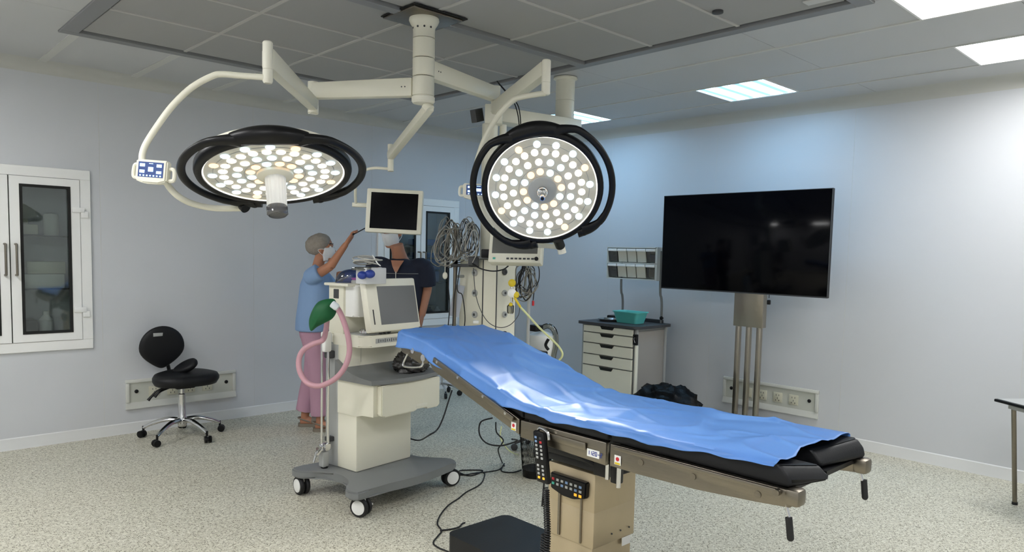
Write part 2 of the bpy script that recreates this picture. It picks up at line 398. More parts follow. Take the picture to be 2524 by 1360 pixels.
# laminar flow diffuser
t = thing('air_diffuser', 'large dark grey laminar flow air diffuser set in the ceiling', 'air vent', ((DX0+DX1)/2, (DY0+DY1)/2, CH))
fz = CH-0.012
def bar(x0, x1, y0, y1, z=fz, h=0.05, nm='frame_rail', m='dframe', tt=t): MB().box(((x0+x1)/2, (y0+y1)/2, z+h/2), (x1-x0, y1-y0, h), bev=0.003, seg=1).build(nm, m, tt)
bar(DX0, DX1, DY1-0.075, DY1); bar(DX0, DX1, DY0, DY0+0.09); bar(DX0, DX0+0.10, DY0+0.09, DY1-0.075); bar(DX1-0.075, DX1, DY0+0.09, DY1-0.075)
bar(DX0+0.1, DX1-0.075, 3.435, 3.505, z=fz-0.008)
MB().box(((DX0+DX1)/2, (DY0+DY1)/2, CH+0.06), (DX1-DX0, DY1-DY0, 0.02)).build('gap_backing', 'gap', t)
xs = [DX0+0.112, 1.86, 2.53, 3.19, DX1-0.10]
for ys in ([3.515, 4.10, 4.69, DY1-0.105], [DY0+0.11, 2.25, 2.86, 3.425]):
    for a, b in zip(xs[:-1], xs[1:]):
        for c, d in zip(ys[:-1], ys[1:]):
            MB().box(((a+b)/2, (c+d)/2, CH+0.01), (b-a-0.008, d-c-0.008, 0.016), bev=0.002, seg=1).build('diffuser_panel', 'diff', t)
    bb = MB()
    for x in xs[1:-1]: bb.box((x, (ys[0]+ys[-1])/2, CH+0.002), (0.020, ys[-1]-ys[0], 0.012))
    for y in ys[1:-1]: bb.box(((xs[0]+xs[-1])/2, y, CH+0.0025), (xs[-1]-xs[0], 0.020, 0.011))
    bb.build('seam_strip', 'difft', t)
MB().lathe([(0.03, 0), (0.03, 0.012), (0.018, 0.016)], (3.58, 2.20, CH+0.002), (0, 0, -1), 20).build('ceiling_sensor', 'dgrey', None, label='small black round sensor on the grey air diffuser', cat='sensor')
p = onz(1985, 5, CH)
MB().box((3.77, 1.62, CH-0.003), (0.07, 0.36, 0.008), bev=0.002).build('ceiling_plate', 'batten', None, label='pale rectangular plate on the diffuser near its right corner', cat='plate')

# ------------------------------------------------------------------ built-in glass cabinets in the left wall
def cabinet(x0, label, stuff):
    t = thing('wall_cabinet', label, 'cabinet', (x0+0.54, RY, 0.74))
    x1 = x0+1.083; z0, z1 = 0.738, 2.14; fw = 0.075; y = RY
    f = MB()
    for a, b, c, d in ((x0, x1, z1-fw, z1), (x0, x1, z0, z0+fw), (x0, x0+fw, z0+fw, z1-fw), (x1-fw, x1, z0+fw, z1-fw)):
        f.box(((a+b)/2, y-0.006, (c+d)/2), (b-a, 0.03, d-c), bev=0.003, seg=1)
    f.build('cabinet_frame', 'white', t)
    b = MB(); X0, X1, Z0, Z1, Y0, Y1 = x0+0.06, x1-0.06, 0.79, 2.09, y+0.01, y+0.33
    b.box(((X0+X1)/2, Y1, (Z0+Z1)/2), (X1-X0, 0.012, Z1-Z0)); b.box((X0, (Y0+Y1)/2, (Z0+Z1)/2), (0.012, Y1-Y0, Z1-Z0)); b.box((X1, (Y0+Y1)/2, (Z0+Z1)/2), (0.012, Y1-Y0, Z1-Z0))
    b.box(((X0+X1)/2, (Y0+Y1)/2, Z0), (X1-X0, Y1-Y0, 0.012)); b.box(((X0+X1)/2, (Y0+Y1)/2, Z1), (X1-X0, Y1-Y0, 0.012))
    b.build('cabinet_box', 'white', t)
    for z in (1.21, 1.62): MB().box(((X0+X1)/2, (Y0+Y1)/2+0.03, z), (X1-X0-0.02, Y1-Y0-0.08, 0.01)).build('shelf', 'clear', t)
    mid = x0+0.543
    for k, (a, c) in enumerate(((x0+fw+0.003, mid-0.004), (mid+0.004, x1-fw-0.003))):
        d = MB(); zz0, zz1 = z0+fw+0.003, z1-fw-0.003; yd = y-0.012; gx0, gx1, gz0, gz1 = a+0.062, c-0.062, 0.875, 2.005
        for p, q, r, s in ((a, c, zz0, gz0), (a, c, gz1, zz1), (a, gx0, gz0, gz1), (gx1, c, gz0, gz1)):
            d.box(((p+q)/2, yd, (r+s)/2), (q-p, 0.03, s-r))
        dr = d.build('door', 'white', t)
        g = MB(); w = 0.02
        for p, q, r, s in ((gx0, gx1, gz0, gz0+w), (gx0, gx1, gz1-w, gz1), (gx0, gx0+w, gz0+w, gz1-w), (gx1-w, gx1, gz0+w, gz1-w)):
            g.box(((p+q)/2, yd-0.013, (r+s)/2), (q-p, 0.012, s-r))
        g.build('door_gasket', 'gap', dr)
        MB().box(((gx0+gx1)/2, yd, (gz0+gz1)/2), (gx1-gx0, 0.005, gz1-gz0)).build('door_glass', 'glass', dr)
        hx = c-0.03 if k == 0 else a+0.03
        MB().tube([(hx, yd-0.013, 1.325), (hx, yd-0.055, 1.328), (hx, yd-0.064, 1.345), (hx, yd-0.064, 1.535), (hx, yd-0.055, 1.552), (hx, yd-0.013, 1.555)], 0.0085, 10, sub=3).build('door_handle', 'steel', dr)
        hx = a if k == 0 else c; s = -1 if k == 0 else 1
        for z in (1.05, 1.83):
            h = MB(); h.box((hx-s*0.012, y-0.033, z), (0.085, 0.016, 0.04), bev=0.003).box((hx+s*0.03, y-0.028, z-0.035), (0.05, 0.018, 0.05), bev=0.003)
            h.build('hinge', 'white', dr)
    MB().box((mid, y-0.004, (z0+z1)/2), (0.008, 0.01, z1-z0-2*fw)).build('centre_gap', 'gap', t)
    return X0, X1, Y0, Y1
cabinet(0.457, 'white built-in wall cabinet with glass doors at the left end of the wall', 1)
cabinet(4.20, 'white built-in wall cabinet with glass doors behind the man in navy scrubs', 2)
# contents of the left cabinet
yb = RY+0.20
MB().box((1.23, yb, 1.27), (0.30, 0.14, 0.11), bev=0.004).box((1.21, yb-0.073, 1.255), (0.02, 0.004, 0.03)).build('carton', 'white', None, label='low white carton on the middle shelf of the left wall cabinet', cat='box')
MB().box((1.26, yb, 1.375), (0.26, 0.13, 0.095), bev=0.004).build('carton', 'cream2', None, label='white carton stacked on another in the left wall cabinet', cat='box')
MB().lathe([(0.05, 0), (0.052, 0.02), (0.052, 0.15), (0.045, 0.17), (0.02, 0.175)], (1.31, yb, 1.627), n=24).build('canister', 'white', None, label='white round canister on the top shelf of the left wall cabinet', cat='canister')
MB().box((1.10, yb, 1.67), (0.22, 0.16, 0.08), bev=0.01).box((1.09, yb, 1.73), (0.12, 0.12, 0.04), bev=0.012).build('instrument_box', 'cream2', None, label='cream instrument box on the top shelf of the left wall cabinet', cat='box')
MB().box((1.13, yb, 0.885), (0.12, 0.2, 0.17), bev=0.01).build('bottle_box', 'dgrey', None, label='dark box at the bottom of the left wall cabinet', cat='box')
MB().lathe([(0.045, 0), (0.05, 0.01), (0.05, 0.16), (0.02, 0.2), (0.02, 0.23)], (1.26, yb, 0.80), n=20).build('bottle', 'white', None, label='white bottle at the bottom of the left wall cabinet', cat='bottle')
# contents of the cabinet behind the man
MB().box((4.95, yb, 1.665), (0.32, 0.2, 0.07), bev=0.02).build('folded_cloth', 'cobalt', None, label='bright blue folded cloth, upper of the pile in the far cabinet', cat='cloth')
MB().box((4.95, yb-0.01, 1.45), (0.34, 0.2, 0.06), bev=0.02).box((4.95, yb, 1.52), (0.33, 0.2, 0.06), bev=0.02).box((4.95, yb, 1.28), (0.33, 0.2, 0.13), bev=0.02).box((4.95, yb, 1.38), (0.33, 0.21, 0.06), bev=0.02).build('folded_drape', 'cobalt', None, label='stack of blue drapes on the middle shelf of the far cabinet', cat='cloth')
for k, (x, h, mm) in enumerate(((4.84, 0.14, 'white'), (4.95, 0.10, 'lgrey'), (5.06, 0.15, 'tan'))):
    MB().box((x, yb, 0.797+h/2), (0.085, 0.12, h), bev=0.006).build('small_carton', mm, None, label='small %s carton on the floor of the far cabinet' % ('white', 'grey', 'tan')[k], cat='box')
for k, x in enumerate((4.86, 4.97, 5.08)):
    MB().lathe([(0.035, 0), (0.037, 0.01), (0.037, 0.1), (0.015, 0.12), (0.015, 0.14)], (x, RY+0.10, 0.797), n=16).build('bottle', 'clear' if k == 1 else 'white', None, label='%s bottle standing in the far cabinet' % ('left white', 'middle clear', 'right white')[k], cat='bottle')

# ------------------------------------------------------------------ socket panels
def socket_panel(label, O, A, N, n, L=0.922, first=0):
    # O left lower corner, A along the wall, N out of the wall
    O = V(O); A = V(A); N = V(N); Z = V((0, 0, 1)); H = 0.252
    t = thing('socket_panel', label, 'socket panel', O)
    f = MB(); w = 0.03; wb = 0.06
    def bx(mb, a0, a1, z0, z1, d0, d1, bev=0.0):
        c = O+A*((a0+a1)/2)+Z*((z0+z1)/2)+N*((d0+d1)/2)
        T = Matrix((( A.x, N.x, 0, c.x), (A.y, N.y, 0, c.y), (0, 0, 1, c.z), (0, 0, 0, 1)))
        mb.box((0, 0, 0), (a1-a0, d1-d0, z1-z0), T=T, bev=bev)
    bx(f, 0, L, H-w, H, 0, 0.022, 0.006); bx(f, 0, w, wb, H-w, 0, 0.022, 0.006); bx(f, L-w, L, wb, H-w, 0, 0.022, 0.006)
    f.prism([(0, 0), (0.022, 0.004), (0.022, 0.012), (0.004, wb)], O, N, Z, A*L)
    f.build('panel_frame', 'pframe', t)
    p = MB(); bx(p, w, L-w, wb-0.01, H-w, 0, 0.005); p.build('panel_plate', 'plate', t)
    for a in (w+0.055, L-w-0.055):
        c = O+A*a+Z*(0.148)+N*0.005
        MB().lathe([(0.016, 0), (0.016, 0.006), (0.008, 0.012), (0.0005, 0.012)], c, N, 16).build('earth_stud', 'black', t)
    for k in range(n):
        a = w+0.15+first+k*0.148 if n > 3 else w+0.15+k*0.2
        s = MB(); bx(s, a, a+0.086, 0.09, 0.18, 0.005, 0.014, 0.004); q = s.build('socket', 'ivory', t)
        h = MB()
        for dx, dz, sx, sz in ((0.03, 0.155, 0.004, 0.014), (0.056, 0.155, 0.004, 0.014), (0.043, 0.128, 0.004, 0.015), (0.027, 0.108, 0.005, 0.012), (0.058, 0.108, 0.005, 0.012)):
            bx(h, a+dx-sx/2, a+dx+sx/2, dz-sz/2, dz+sz/2, 0.012, 0.0155)
        h.build('socket_slots', 'dgrey', q)
socket_panel('cream socket panel low on the left wall behind the black stool', (1.77, RY, 0.20), (1, 0, 0), (0, -1, 0), 4)
socket_panel('cream socket panel low on the right wall beside the television stand', (RX, 3.585, 0.19), (0, -1, 0), (-1, 0, 0), 4, first=0.03)

# ------------------------------------------------------------------ black swivel stool with back
t = thing('swivel_chair', 'black padded swivel chair on a chrome star base by the left wall', 'chair', (2.088, 6.108, 0))
cx, cy = 2.088, 6.108
for k in range(5):
    a = math.radians(71+72*k); R = 0.305; dx, dy = math.cos(a), math.sin(a)
    lg = MB().tube([(cx+dx*0.02, cy+dy*0.02, 0.145), (cx+dx*0.12, cy+dy*0.12, 0.150), (cx+dx*0.23, cy+dy*0.23, 0.118), (cx+dx*R, cy+dy*R, 0.082)], lambda q: 0.024-0.010*q, 10, sub=5, flat=0.8).build('leg', 'chrome', t)
    c = V((cx+dx*R, cy+dy*R, 0.0)); ax = V((-dy*0.8+dx*0.4, dx*0.8+dy*0.4, 0)).normalized()
    MB().cyl(c+V((0, 0, 0.055)), c+V((0, 0, 0.095)), 0.009, n=12).lathe([(0.012, -0.028), (0.027, -0.026), (0.029, -0.01), (0.02, -0.006), (0.02, 0.006), (0.029, 0.01), (0.027, 0.026), (0.012, 0.028)], c+V((0, 0, 0.0292))+V((dx, dy, 0))*0.012, ax, 20).build('caster', 'black', lg)
MB().lathe([(0.001, 0.09), (0.03, 0.092), (0.036, 0.11), (0.036, 0.17), (0.030, 0.18), (0.028, 0.30), (0.028, 0.36), (0.017, 0.365), (0.017, 0.43)], (cx, cy, 0), n=28).build('gas_column', 'chrome', t)
MB().box((cx, cy, 0.432), (0.15, 0.2, 0.03), bev=0.01).box((cx, cy+0.19, 0.44), (0.05, 0.26, 0.016), bev=0.004).build('seat_mechanism', 'black', t)
def blob(pts_outline, cz, th, c, T=None, dome=0.3):
    b = MB(); n = len(pts_outline); prof = [(0.0, -0.5), (0.7, -0.5), (0.93, -0.42), (1.0, -0.1), (1.0, 0.12), (0.95, 0.35), (0.8, 0.46), (0.45, 0.5), (0.0, 0.5)]
    rings = []
    for s, z in prof: rings.append([b.bm.verts.new(V((c[0]+x*max(s, 0.003), c[1]+y*max(s, 0.003), cz+z*th))) for x, y in pts_outline])
    b.skin(rings)
    if T is not None: bmesh.ops.transform(b.bm, matrix=T, verts=b.bm.verts)
    return b
out = []
for k in range(40):
    a = 2*PI*k/40; r = 0.235+0.02*math.cos(2*a)+0.012*math.cos(3*(a-PI/2)); out.append((r*math.cos(a), 0.92*r*math.sin(a)))
ds = V((0.05, -0.06, 0))
blob(out, 0, 0.10, (0, 0), Matrix.Translation((cx+0.02, cy-0.025, 0.495)) @ Matrix.Rotation(math.radians(3), 4, 'X')).build('seat', 'pad', t, ang=60)
out = []
for k in range(40):
    a = 2*PI*k/40; x = 0.178*math.cos(a); y = 0.175*math.sin(a)
    w = 1.0-0.50*max(0, -math.sin(a))**2.2; out.append((x*w, y*1.02))
TB = Matrix.Translation((cx-0.075, cy+0.235, 0.725)) @ Matrix.Rotation(math.radians(90+6), 4, 'X') @ Matrix.Rotation(math.radians(0), 4, 'Y')
bo = blob(out, 0, 0.05, (0, 0), TB).build('backrest', 'pad', t, ang=60)
MB().box((0, 0, 0), (0.075, 0.03, 0.006), T=Matrix.Translation((cx-0.115, cy+0.202, 0.835)) @ Matrix.Rotation(math.radians(96), 4, 'X'), bev=0.002).build('grip_slot', 'lgrey', bo)
MB().tube([(cx, cy+0.16, 0.435), (cx, cy+0.26, 0.45), (cx, cy+0.285, 0.5), (cx-0.03, cy+0.275, 0.62), (cx-0.05, cy+0.268, 0.70)], 0.013, 10, flat=1.6).build('back_stem', 'black', t)
for dx, dz in ((-0.07, 0.0), (-0.02, 0.02)):
    MB().tube([(cx+dx-0.02, cy+0.02, 0.43), (cx+dx-0.10, cy+0.05, 0.40), (cx+dx-0.14, cy+0.06, 0.36+dz), (cx+dx-0.17, cy+0.065, 0.325+dz)], lambda q: 0.007+0.006*q*q, 8).build('lever', 'black', t)
out = [(0.105*math.cos(2*PI*k/30), (0.07+0.01*math.cos(2*PI*k/30))*math.sin(2*PI*k/30)) for k in range(30)]
p = V((cx+0.03, cy-0.0, 0.583))
b = blob(out, 0, 0.05, (0, 0), Matrix.Translation(p) @ Matrix.Rotation(math.radians(-42), 4, 'Z') @ Matrix.Rotation(math.radians(-24), 4, 'Y') @ Matrix.Rotation(math.radians(30), 4, 'X'))
b.build('cushion', 'pad', None, ang=60, label='small black padded arm cushion lying on the seat of the swivel chair', cat='cushion')

# ------------------------------------------------------------------ television on a steel stand
TX = 5.75
y0, y1, z0, z1 = 2.445, 4.02, 1.268, 2.135
t = thing('television', 'large flat black television screen, switched off, on a steel stand', 'television', (TX+0.03, (y0+y1)/2, z0))
MB().box((TX+0.022, (y0+y1)/2, (z0+z1)/2), (0.035, y1-y0, z1-z0), bev=0.004).build('television_body', 'black', t)
MB().box((TX+0.003, (y0+y1)/2, (z0+z1)/2+0.004), (0.004, y1-y0-0.012, z1-z0-0.022), bev=0.001).build('television_screen', 'screen', t)
b = MB(); w = 0.004
b.box((TX+0.006, (y0+y1)/2, z1-w/2), (0.012, y1-y0, w)).box((TX+0.006, y0+w/2, (z0+z1)/2), (0.012, w, z1-z0)).box((TX+0.006, y1-w/2, (z0+z1)/2), (0.012, w, z1-z0)).box((TX+0.006, (y0+y1)/2, z0+0.004), (0.012, y1-y0, 0.009))
b.build('bezel', 'dgrey', t)
MB().box((TX+0.06, (y0+y1)/2, 1.6), (0.045, 0.7, 0.45), bev=0.01).build('back_cover', 'black', t)
c = onx(1893, 730, TX+0.02)
MB().tube([(TX+0.04, c.y, z0+0.05), (TX+0.04, c.y, z0-0.03)], 0.003, 6, sub=1).box((TX+0.04, c.y, z0-0.065), (0.02, 0.03, 0.04), bev=0.006).build('television_cable', 'black', t)
SX = TX+0.16
t = thing('television_stand', 'brushed steel floor stand of three posts below the black television', 'stand', (SX, 3.17, 0))
MB().box((SX-0.02, 3.172, 1.30), (0.07, 0.275, 0.66), bev=0.004).build('mounting_box', 'stand', t)
for y, r in ((3.285, 0.021), (3.185, 0.021), (3.085, 0.021)):
    MB().box((SX+(0.0), y, 0.62), (0.042, 0.042, 1.20), bev=0.006).build('post', 'stand', t)
MB().box((SX, 3.185, 0.035), (0.5, 0.75, 0.02), bev=0.004).build('base_plate', 'steel', t)
for dx in (-0.2, 0.2):
    for dy in (-0.32, 0.32): MB().cyl((SX+dx, 3.185+dy, 0), (SX+dx, 3.185+dy, 0.03), 0.02, n=14).build('foot', 'rubber', t)
MB().box((SX-0.035, 3.185, 1.6), (0.03, 0.5, 0.3)).build('wall_mount_plate', 'dgrey', t)

# ------------------------------------------------------------------ drawer cart with storage bins
CX0, CX1, CY0, CY1 = 5.47, 5.95, 4.09, 4.72
t = thing('drawer_cart', 'cream five drawer medical cart with a dark top beside the right wall', 'cart', ((CX0+CX1)/2, (CY0+CY1)/2, 0))
MB().box(((CX0+CX1)/2+0.01, (CY0+CY1)/2, 0.50), (CX1-CX0-0.02, CY1-CY0, 0.78), bev=0.004).build('cart_body', 'lgrey', t)
MB().box(((CX0+CX1)/2, CY0-0.004, 0.50), (CX1-CX0-0.06, 0.008, 0.72)).build('side_panel', 'cside', t)
for x in (CX0+0.015, CX1-0.01):
    for y in (CY0-0.008, CY1+0.008): MB().box((x, y, 0.50), (0.03, 0.03, 0.79), bev=0.008).build('corner_post', 'lgrey', t)
zs = [0.895, 0.845, 0.735, 0.625, 0.515, 0.20]
zs = [0.885, 0.812, 0.708, 0.598, 0.488, 0.17]
for a, c in zip(zs[:-1], zs[1:]):
    d = MB().box((CX0-0.012, (CY0+CY1)/2, (a+c)/2), (0.022, CY1-CY0-0.03, a-c-0.010), bev=0.003, seg=1).build('drawer', 'cream', t)
    MB().prism([(-0.085, 0), (0.085, 0), (0.065, -0.028), (-0.065, -0.028)], (CX0-0.0235, (CY0+CY1)/2, a-0.004), (0, -1, 0), (0, 0, 1), (-0.006, 0, 0)).build('drawer_handle', 'gap', d)
pts = []
for x, y in rounded(CX1-CX0+0.10, CY1-CY0+0.12, 0.06): pts.append((x, y))
MB().prism(pts, ((CX0+CX1)/2-0.005, (CY0+CY1)/2, 0.888), (1, 0, 0), (0, 1, 0), (0, 0, 0.026)).box((CX1-0.0, (CY0+CY1)/2, 0.93), (0.012, CY1-CY0-0.05, 0.035), bev=0.004).build('cart_top', 'dgrey', t)
lk = MB().box((CX0-0.006, CY0-0.012, 0.79), (0.03, 0.045, 0.10), bev=0.006).build('lock', 'black', t)
MB().tube([(CX0-0.023, CY0-0.02, 0.76), (CX0-0.023, CY0-0.005, 0.80), (CX0-0.023, CY0-0.02, 0.81)], 0.003, 6).build('lock_keys', 'chrome', lk)
MB().cyl((CX0+0.0, CY0-0.022, 0.20), (CX0+0.0, CY0-0.022, 0.735), 0.017, n=14).build('side_rail', 'cream2', t)
for x in (CX0+0.05, CX1-0.05):
    for y in (CY0+0.06, CY1-0.06):
        MB().cyl((x, y, 0.07), (x, y, 0.115), 0.012, n=10).lathe([(0.02, -0.015), (0.045, -0.014), (0.045, 0.014), (0.02, 0.015)], (x, y, 0.0452), (0, 1, 0), 20).build('caster', 'black', t)
def post_y(y, x, ztop, nm):
    return MB().tube([(x, y, 0.90), (x, y, 1.08), (x-0.012, y, 1.16), (x-0.035, y, 1.24), (x-0.04, y, ztop)], 0.012, 10).build(nm, 'grey', t)
pz_ = CX1+0.0
post_y(CY1-0.10, pz_, 1.62, 'bin_post'); post_y(CY0+0.05, pz_, 1.62, 'bin_post')
for y in (CY1-0.10, CY0+0.05): MB().lathe([(0.018, 0), (0.02, 0.01), (0.012, 0.025)], (pz_-0.012, y-0.0, 0.965), (0, -1, 0), 12).build('post_knob', 'black', t)
# bins: rack on x = RK
RK = CX1-0.10; w = 0.118
yL = onx(1497, 650, RK).y; zT = 1.645
t2 = thing('bin_rack', 'rack of ten clear tip-out storage bins above the drawer cart', 'storage rack', (RK, yL-0.3, 1.34))
b = MB(); H = 0.305; W5 = 5*w+0.01
b.box((RK+0.085, yL-W5/2, zT-H/2), (0.008, W5+0.04, H+0.02))
for z in (zT+0.004, zT-H/2, zT-H-0.004): b.box((RK+0.04, yL-W5/2, z), (0.09, W5+0.01, 0.01))
b.box((RK+0.04, yL-W5-0.006, zT-H/2), (0.09, 0.022, H+0.02)).box((RK+0.04, yL+0.001, zT-H/2), (0.09, 0.006, H+0.02))
b.build('rack_frame', 'pframe', t2)
cont = {(0, 4): ('bluep', 0.6), (1, 4): ('white', 0.7), (1, 3): ('green', 0.35), (0, 3): ('tan', 0.3), (0, 0): ('dgrey', 0.5), (1, 0): ('dgrey', 0.5)}
for r in range(2):
    for k in range(5):
        yc = yL-0.005-w*(k+0.5); zc = zT-0.075-r*0.153
        d = MB(); s = w-0.008; h = 0.132
        d.prism([(0, h/2), (0.075, h/2), (0.075, -h/2), (0.025, -h/2)], (RK, yc-s/2, zc), (1, 0, 0), (0, 0, 1), (0, 0.004, 0))
        d.prism([(0, h/2), (0.075, h/2), (0.075, -h/2), (0.025, -h/2)], (RK, yc+s/2-0.004, zc), (1, 0, 0), (0, 0, 1), (0, 0.004, 0))
        d.prism([(-s/2, 0), (s/2, 0), (s/2, h-0.02), (-s/2, h-0.02)], (RK+0.025, yc, zc-h/2), (0, 1, 0), V((-0.025, 0, h)).normalized(), (0.003, 0, 0))
        bn = d.build('bin', 'binp' if (r, k) not in ((0, 0), (1, 0), (0, 4), (1, 4)) else 'clear', t2)
        MB().box((RK-0.003, yc, zc+h/2-0.012), (0.010, s, 0.026), bev=0.003).build('bin_grip', 'white', bn)
        if (r, k) in cont:
            mm, ff = cont[(r, k)]
            MB().box((RK+0.052, yc, zc-h/2+0.008+ff*h*0.45), (0.035, s*0.75, ff*h*0.9), bev=0.008).build('bin_contents', mm, bn)
# teal basket on the cart
c = V(((CX0+CX1)/2-0.02, CY0+0.23, 0.915))
b = MB(); R1 = rounded(0.20, 0.30, 0.04); R0 = rounded(0.15, 0.24, 0.03)
vs = lambda R, z, s=1: [b.bm.verts.new(V((c.x+x*s, c.y+y*s, c.z+z))) for x, y in R]
b.skin([vs(R0, 0.001), vs(R1, 0.105), vs(R1, 0.113, 1.07), vs(R1, 0.105, 1.07), vs(R1, 0.108, 0.97), vs(R0, 0.008, 0.96)])
b.build('basket', 'teal', None, label='teal plastic basket on top of the drawer cart', cat='basket')
MB().lathe([(0.001, 0.0), (0.09, 0.0), (0.115, 0.02), (0.12, 0.02), (0.092, -0.004), (0.001, -0.004)], ((CX0+CX1)/2-0.05, CY1-0.17, 0.9195), n=28, sx=1.0, sy=1.0).build('kidney_dish', 'chrome', None, label='shiny steel instrument dish at the left of the drawer cart top', cat='dish')
MB().box(((CX0+CX1)/2+0.12, CY1-0.18, 0.938), (0.12, 0.28, 0.045), bev=0.01).build('instrument_case', 'black', None, label='flat black case behind the steel dish on the drawer cart', cat='case')

# ------------------------------------------------------------------ black refuse bag in front of the cart
def lump(c, r, seed, nm, label, cat, m, amp=0.12, flat=True, group=None, u=48, v=28, freq=3.0):
    from mathutils import noise
    b = MB(); b.ball((0, 0, 0), 1.0, u=u, v=v)
    for q in b.bm.verts:
        d = q.co.normalized(); n = noise.noise(d*freq+V((seed, 0, 0)))*amp+noise.noise(d*freq*2.7+V((0, seed, 0)))*amp*0.5
        q.co = V((d.x*r[0], d.y*r[1], d.z*r[2]))*(1+n)
        if flat and q.co.z < -r[2]*0.6: q.co.z = -r[2]*0.6
    zm = min(q.co.z for q in b.bm.verts)
    for q in b.bm.verts: q.co += V((c[0], c[1], c[2]-zm))
    return b.build(nm, m, None, ang=60, label=label, cat=cat, group=group)
t = thing('waste_bin', 'low waste bin lined with a big black plastic bag beside the drawer cart', 'bin', (5.42, 3.66, 0))
b = MB(); ring_ = rounded(0.34, 0.52, 0.08)
vs = lambda R, z, s=1: [b.bm.verts.new(V((5.42+x*s, 3.66+y*s, z))) for x, y in R]
b.skin([vs(ring_, 0.0, 0.85), vs(ring_, 0.24, 1.0), vs(ring_, 0.24, 0.96), vs(ring_, 0.02, 0.81)]); b.build('bin_body', 'dgrey', t)
o = lump((5.42, 3.67, 0.14), (0.20, 0.33, 0.185), 3.1, 'bin_liner', None, None, 'bag', 0.22, freq=3.6); o.parent = t; o.matrix_parent_inverse = t.matrix_basis.inverted()

# ------------------------------------------------------------------ small table at the right edge
t = thing('side_table', 'small table with a black edged grey top at the right edge of the picture', 'table', (5.72, 0.72, 0))
e = V((-0.585, -0.81, 0)); g = V((0.81, -0.585, 0)); C0 = V((5.43, 1.205, 0.70)); L1, L2 = 0.50, 0.75
P = [C0, C0+e*L1, C0+e*L1+g*L2, C0+g*L2]; ctr = (P[0]+P[2])/2
T = Matrix(((e.x, g.x, 0, ctr.x), (e.y, g.y, 0, ctr.y), (0, 0, 1, 0.70), (0, 0, 0, 1)))
MB().box((0, 0, 0), (L1, L2, 0.018), T=T, bev=0.004).build('table_rim', 'black', t)
MB().box((0, 0, 0.0095), (L1-0.03, L2-0.03, 0.004), T=T).build('table_top', 'lgrey', t)
MB().box((0, 0, -0.03), (L1-0.1, L2-0.12, 0.03), T=T).build('apron', 'lgrey', t)
foot = V((5.62, 1.09, 0))
offs = [(-1, -1), (1, -1), (1, 1), (-1, 1)]
for a, c in offs:
    top = T @ V((a*(L1/2-0.07), c*(L2/2-0.08), -0.02)); ft = T @ V((a*(L1/2-0.02), c*(L2/2-0.02), 0)); ft.z = 0
    if (a, c) == (-1, -1): ft = foot
    MB().cyl(top, ft+V((0, 0, 0.012)), 0.014, n=14).build('leg', 'steel', t)
    MB().cyl(ft+V((0, 0, 0.018)), ft, 0.017, n=14).build('leg_cap', 'rubber', t)

# ------------------------------------------------------------------ wire mesh bin under the operating table, suction unit
t = thing('mesh_bin', 'black wire mesh waste paper bin standing behind the operating table', 'bin', (3.62, 3.53, 0))
bx_, by_ = 3.62, 3.53; b = MB(); Hh = 0.30; r0, r1 = 0.095, 0.12
MB().lathe([(0.001, 0), (r0, 0), (r0+0.006, 0.055), (r0+0.003, 0.055), (0.001, 0.008)], (bx_, by_, 0), n=32).build('bin_base', 'black', t)
MB().lathe([(r1, 0), (r1+0.005, 0.002), (r1+0.005, 0.016), (r1, 0.018), (r1-0.002, 0.01)], (bx_, by_, Hh-0.015), n=32).build('bin_rim', 'black', t)
n = 56
for s in (-1, 1):
    for k in range(n):
        pts = []
        for q in range(5):
            f = q/4; a = 2*PI*k/n+s*0.30*f; rr = r0+0.005+(r1-r0-0.004)*f; pts.append((bx_+rr*math.cos(a), by_+rr*math.sin(a), 0.05+(Hh-0.06)*f))
        b.tube(pts, 0.0011, 3, sub=1)
b.build('mesh_wall', 'black', t, kind='stuff')

# ------------------------------------------------------------------ operating table
from mathutils import noise
TX0, TX1 = 2.16, 2.72; TXC = 2.44
t = thing('operating_table', 'steel operating table with black pads and a raised back section', 'operating table', (TXC, 2.1, 0))
def yz(poly, x, th, name, m, par=t, bev=0.0, warp=None, **k):
    b = MB().prism(poly, (x, 0, 0), (0, 1, 0), (0, 0, 1), (th, 0, 0))
    if warp:
        for v in b.bm.verts: v.co = V(warp(*v.co))
    if bev:
        es = [e for e in b.bm.edges]
        bmesh.ops.bevel(b.bm, geom=es, offset=bev, segments=3, affect='EDGES', profile=0.5)
    return b.build(name, m, par, **k)
legpoly = [(1.715, .862), (1.715, .916), (1.05, .930), (1.035, .930), (1.01, .902), (1.002, .868), (1.02, .862)]
lp1 = yz(legpoly, TX0, 0.180, 'leg_pad', 'pad', bev=0.012, warp=lambda x, y, z: (x, y-0.05*(x-TX0)/0.18 if y < 1.2 else y, z-0.022*(x-TX0)/0.18 if (z > .89 and y < 1.2) else z))
lp2 = yz(legpoly, TX1-0.255, 0.255, 'leg_pad', 'pad', bev=0.012, warp=lambda x, y, z: (x, y+0.03-0.05*(x-TX1+0.255)/0.255 if y < 1.2 else y, z-0.015*(TX1-x)/0.255 if (z > .89 and y < 1.2) else z))
yz([(1.715, .862), (1.715, .914), (1.16, .924), (1.14, .865)], TX0+0.184, 0.117, 'middle_pad', 'pad', bev=0.008)
yz([(1.725, .862), (1.725, .916), (2.19, .916), (2.19, .862)], TX0, 0.56, 'seat_pad', 'pad', bev=0.010)
yz([(2.198, .862), (2.198, .918), (2.855, 1.112), (2.865, 1.045), (2.80, 1.028)], TX0, 0.56, 'back_pad', 'pad', bev=0.012)
yz([(2.872, 1.060), (2.868, 1.115), (3.098, 1.148), (3.105, 1.085)], TX0, 0.56, 'head_pad', 'pad', bev=0.012)
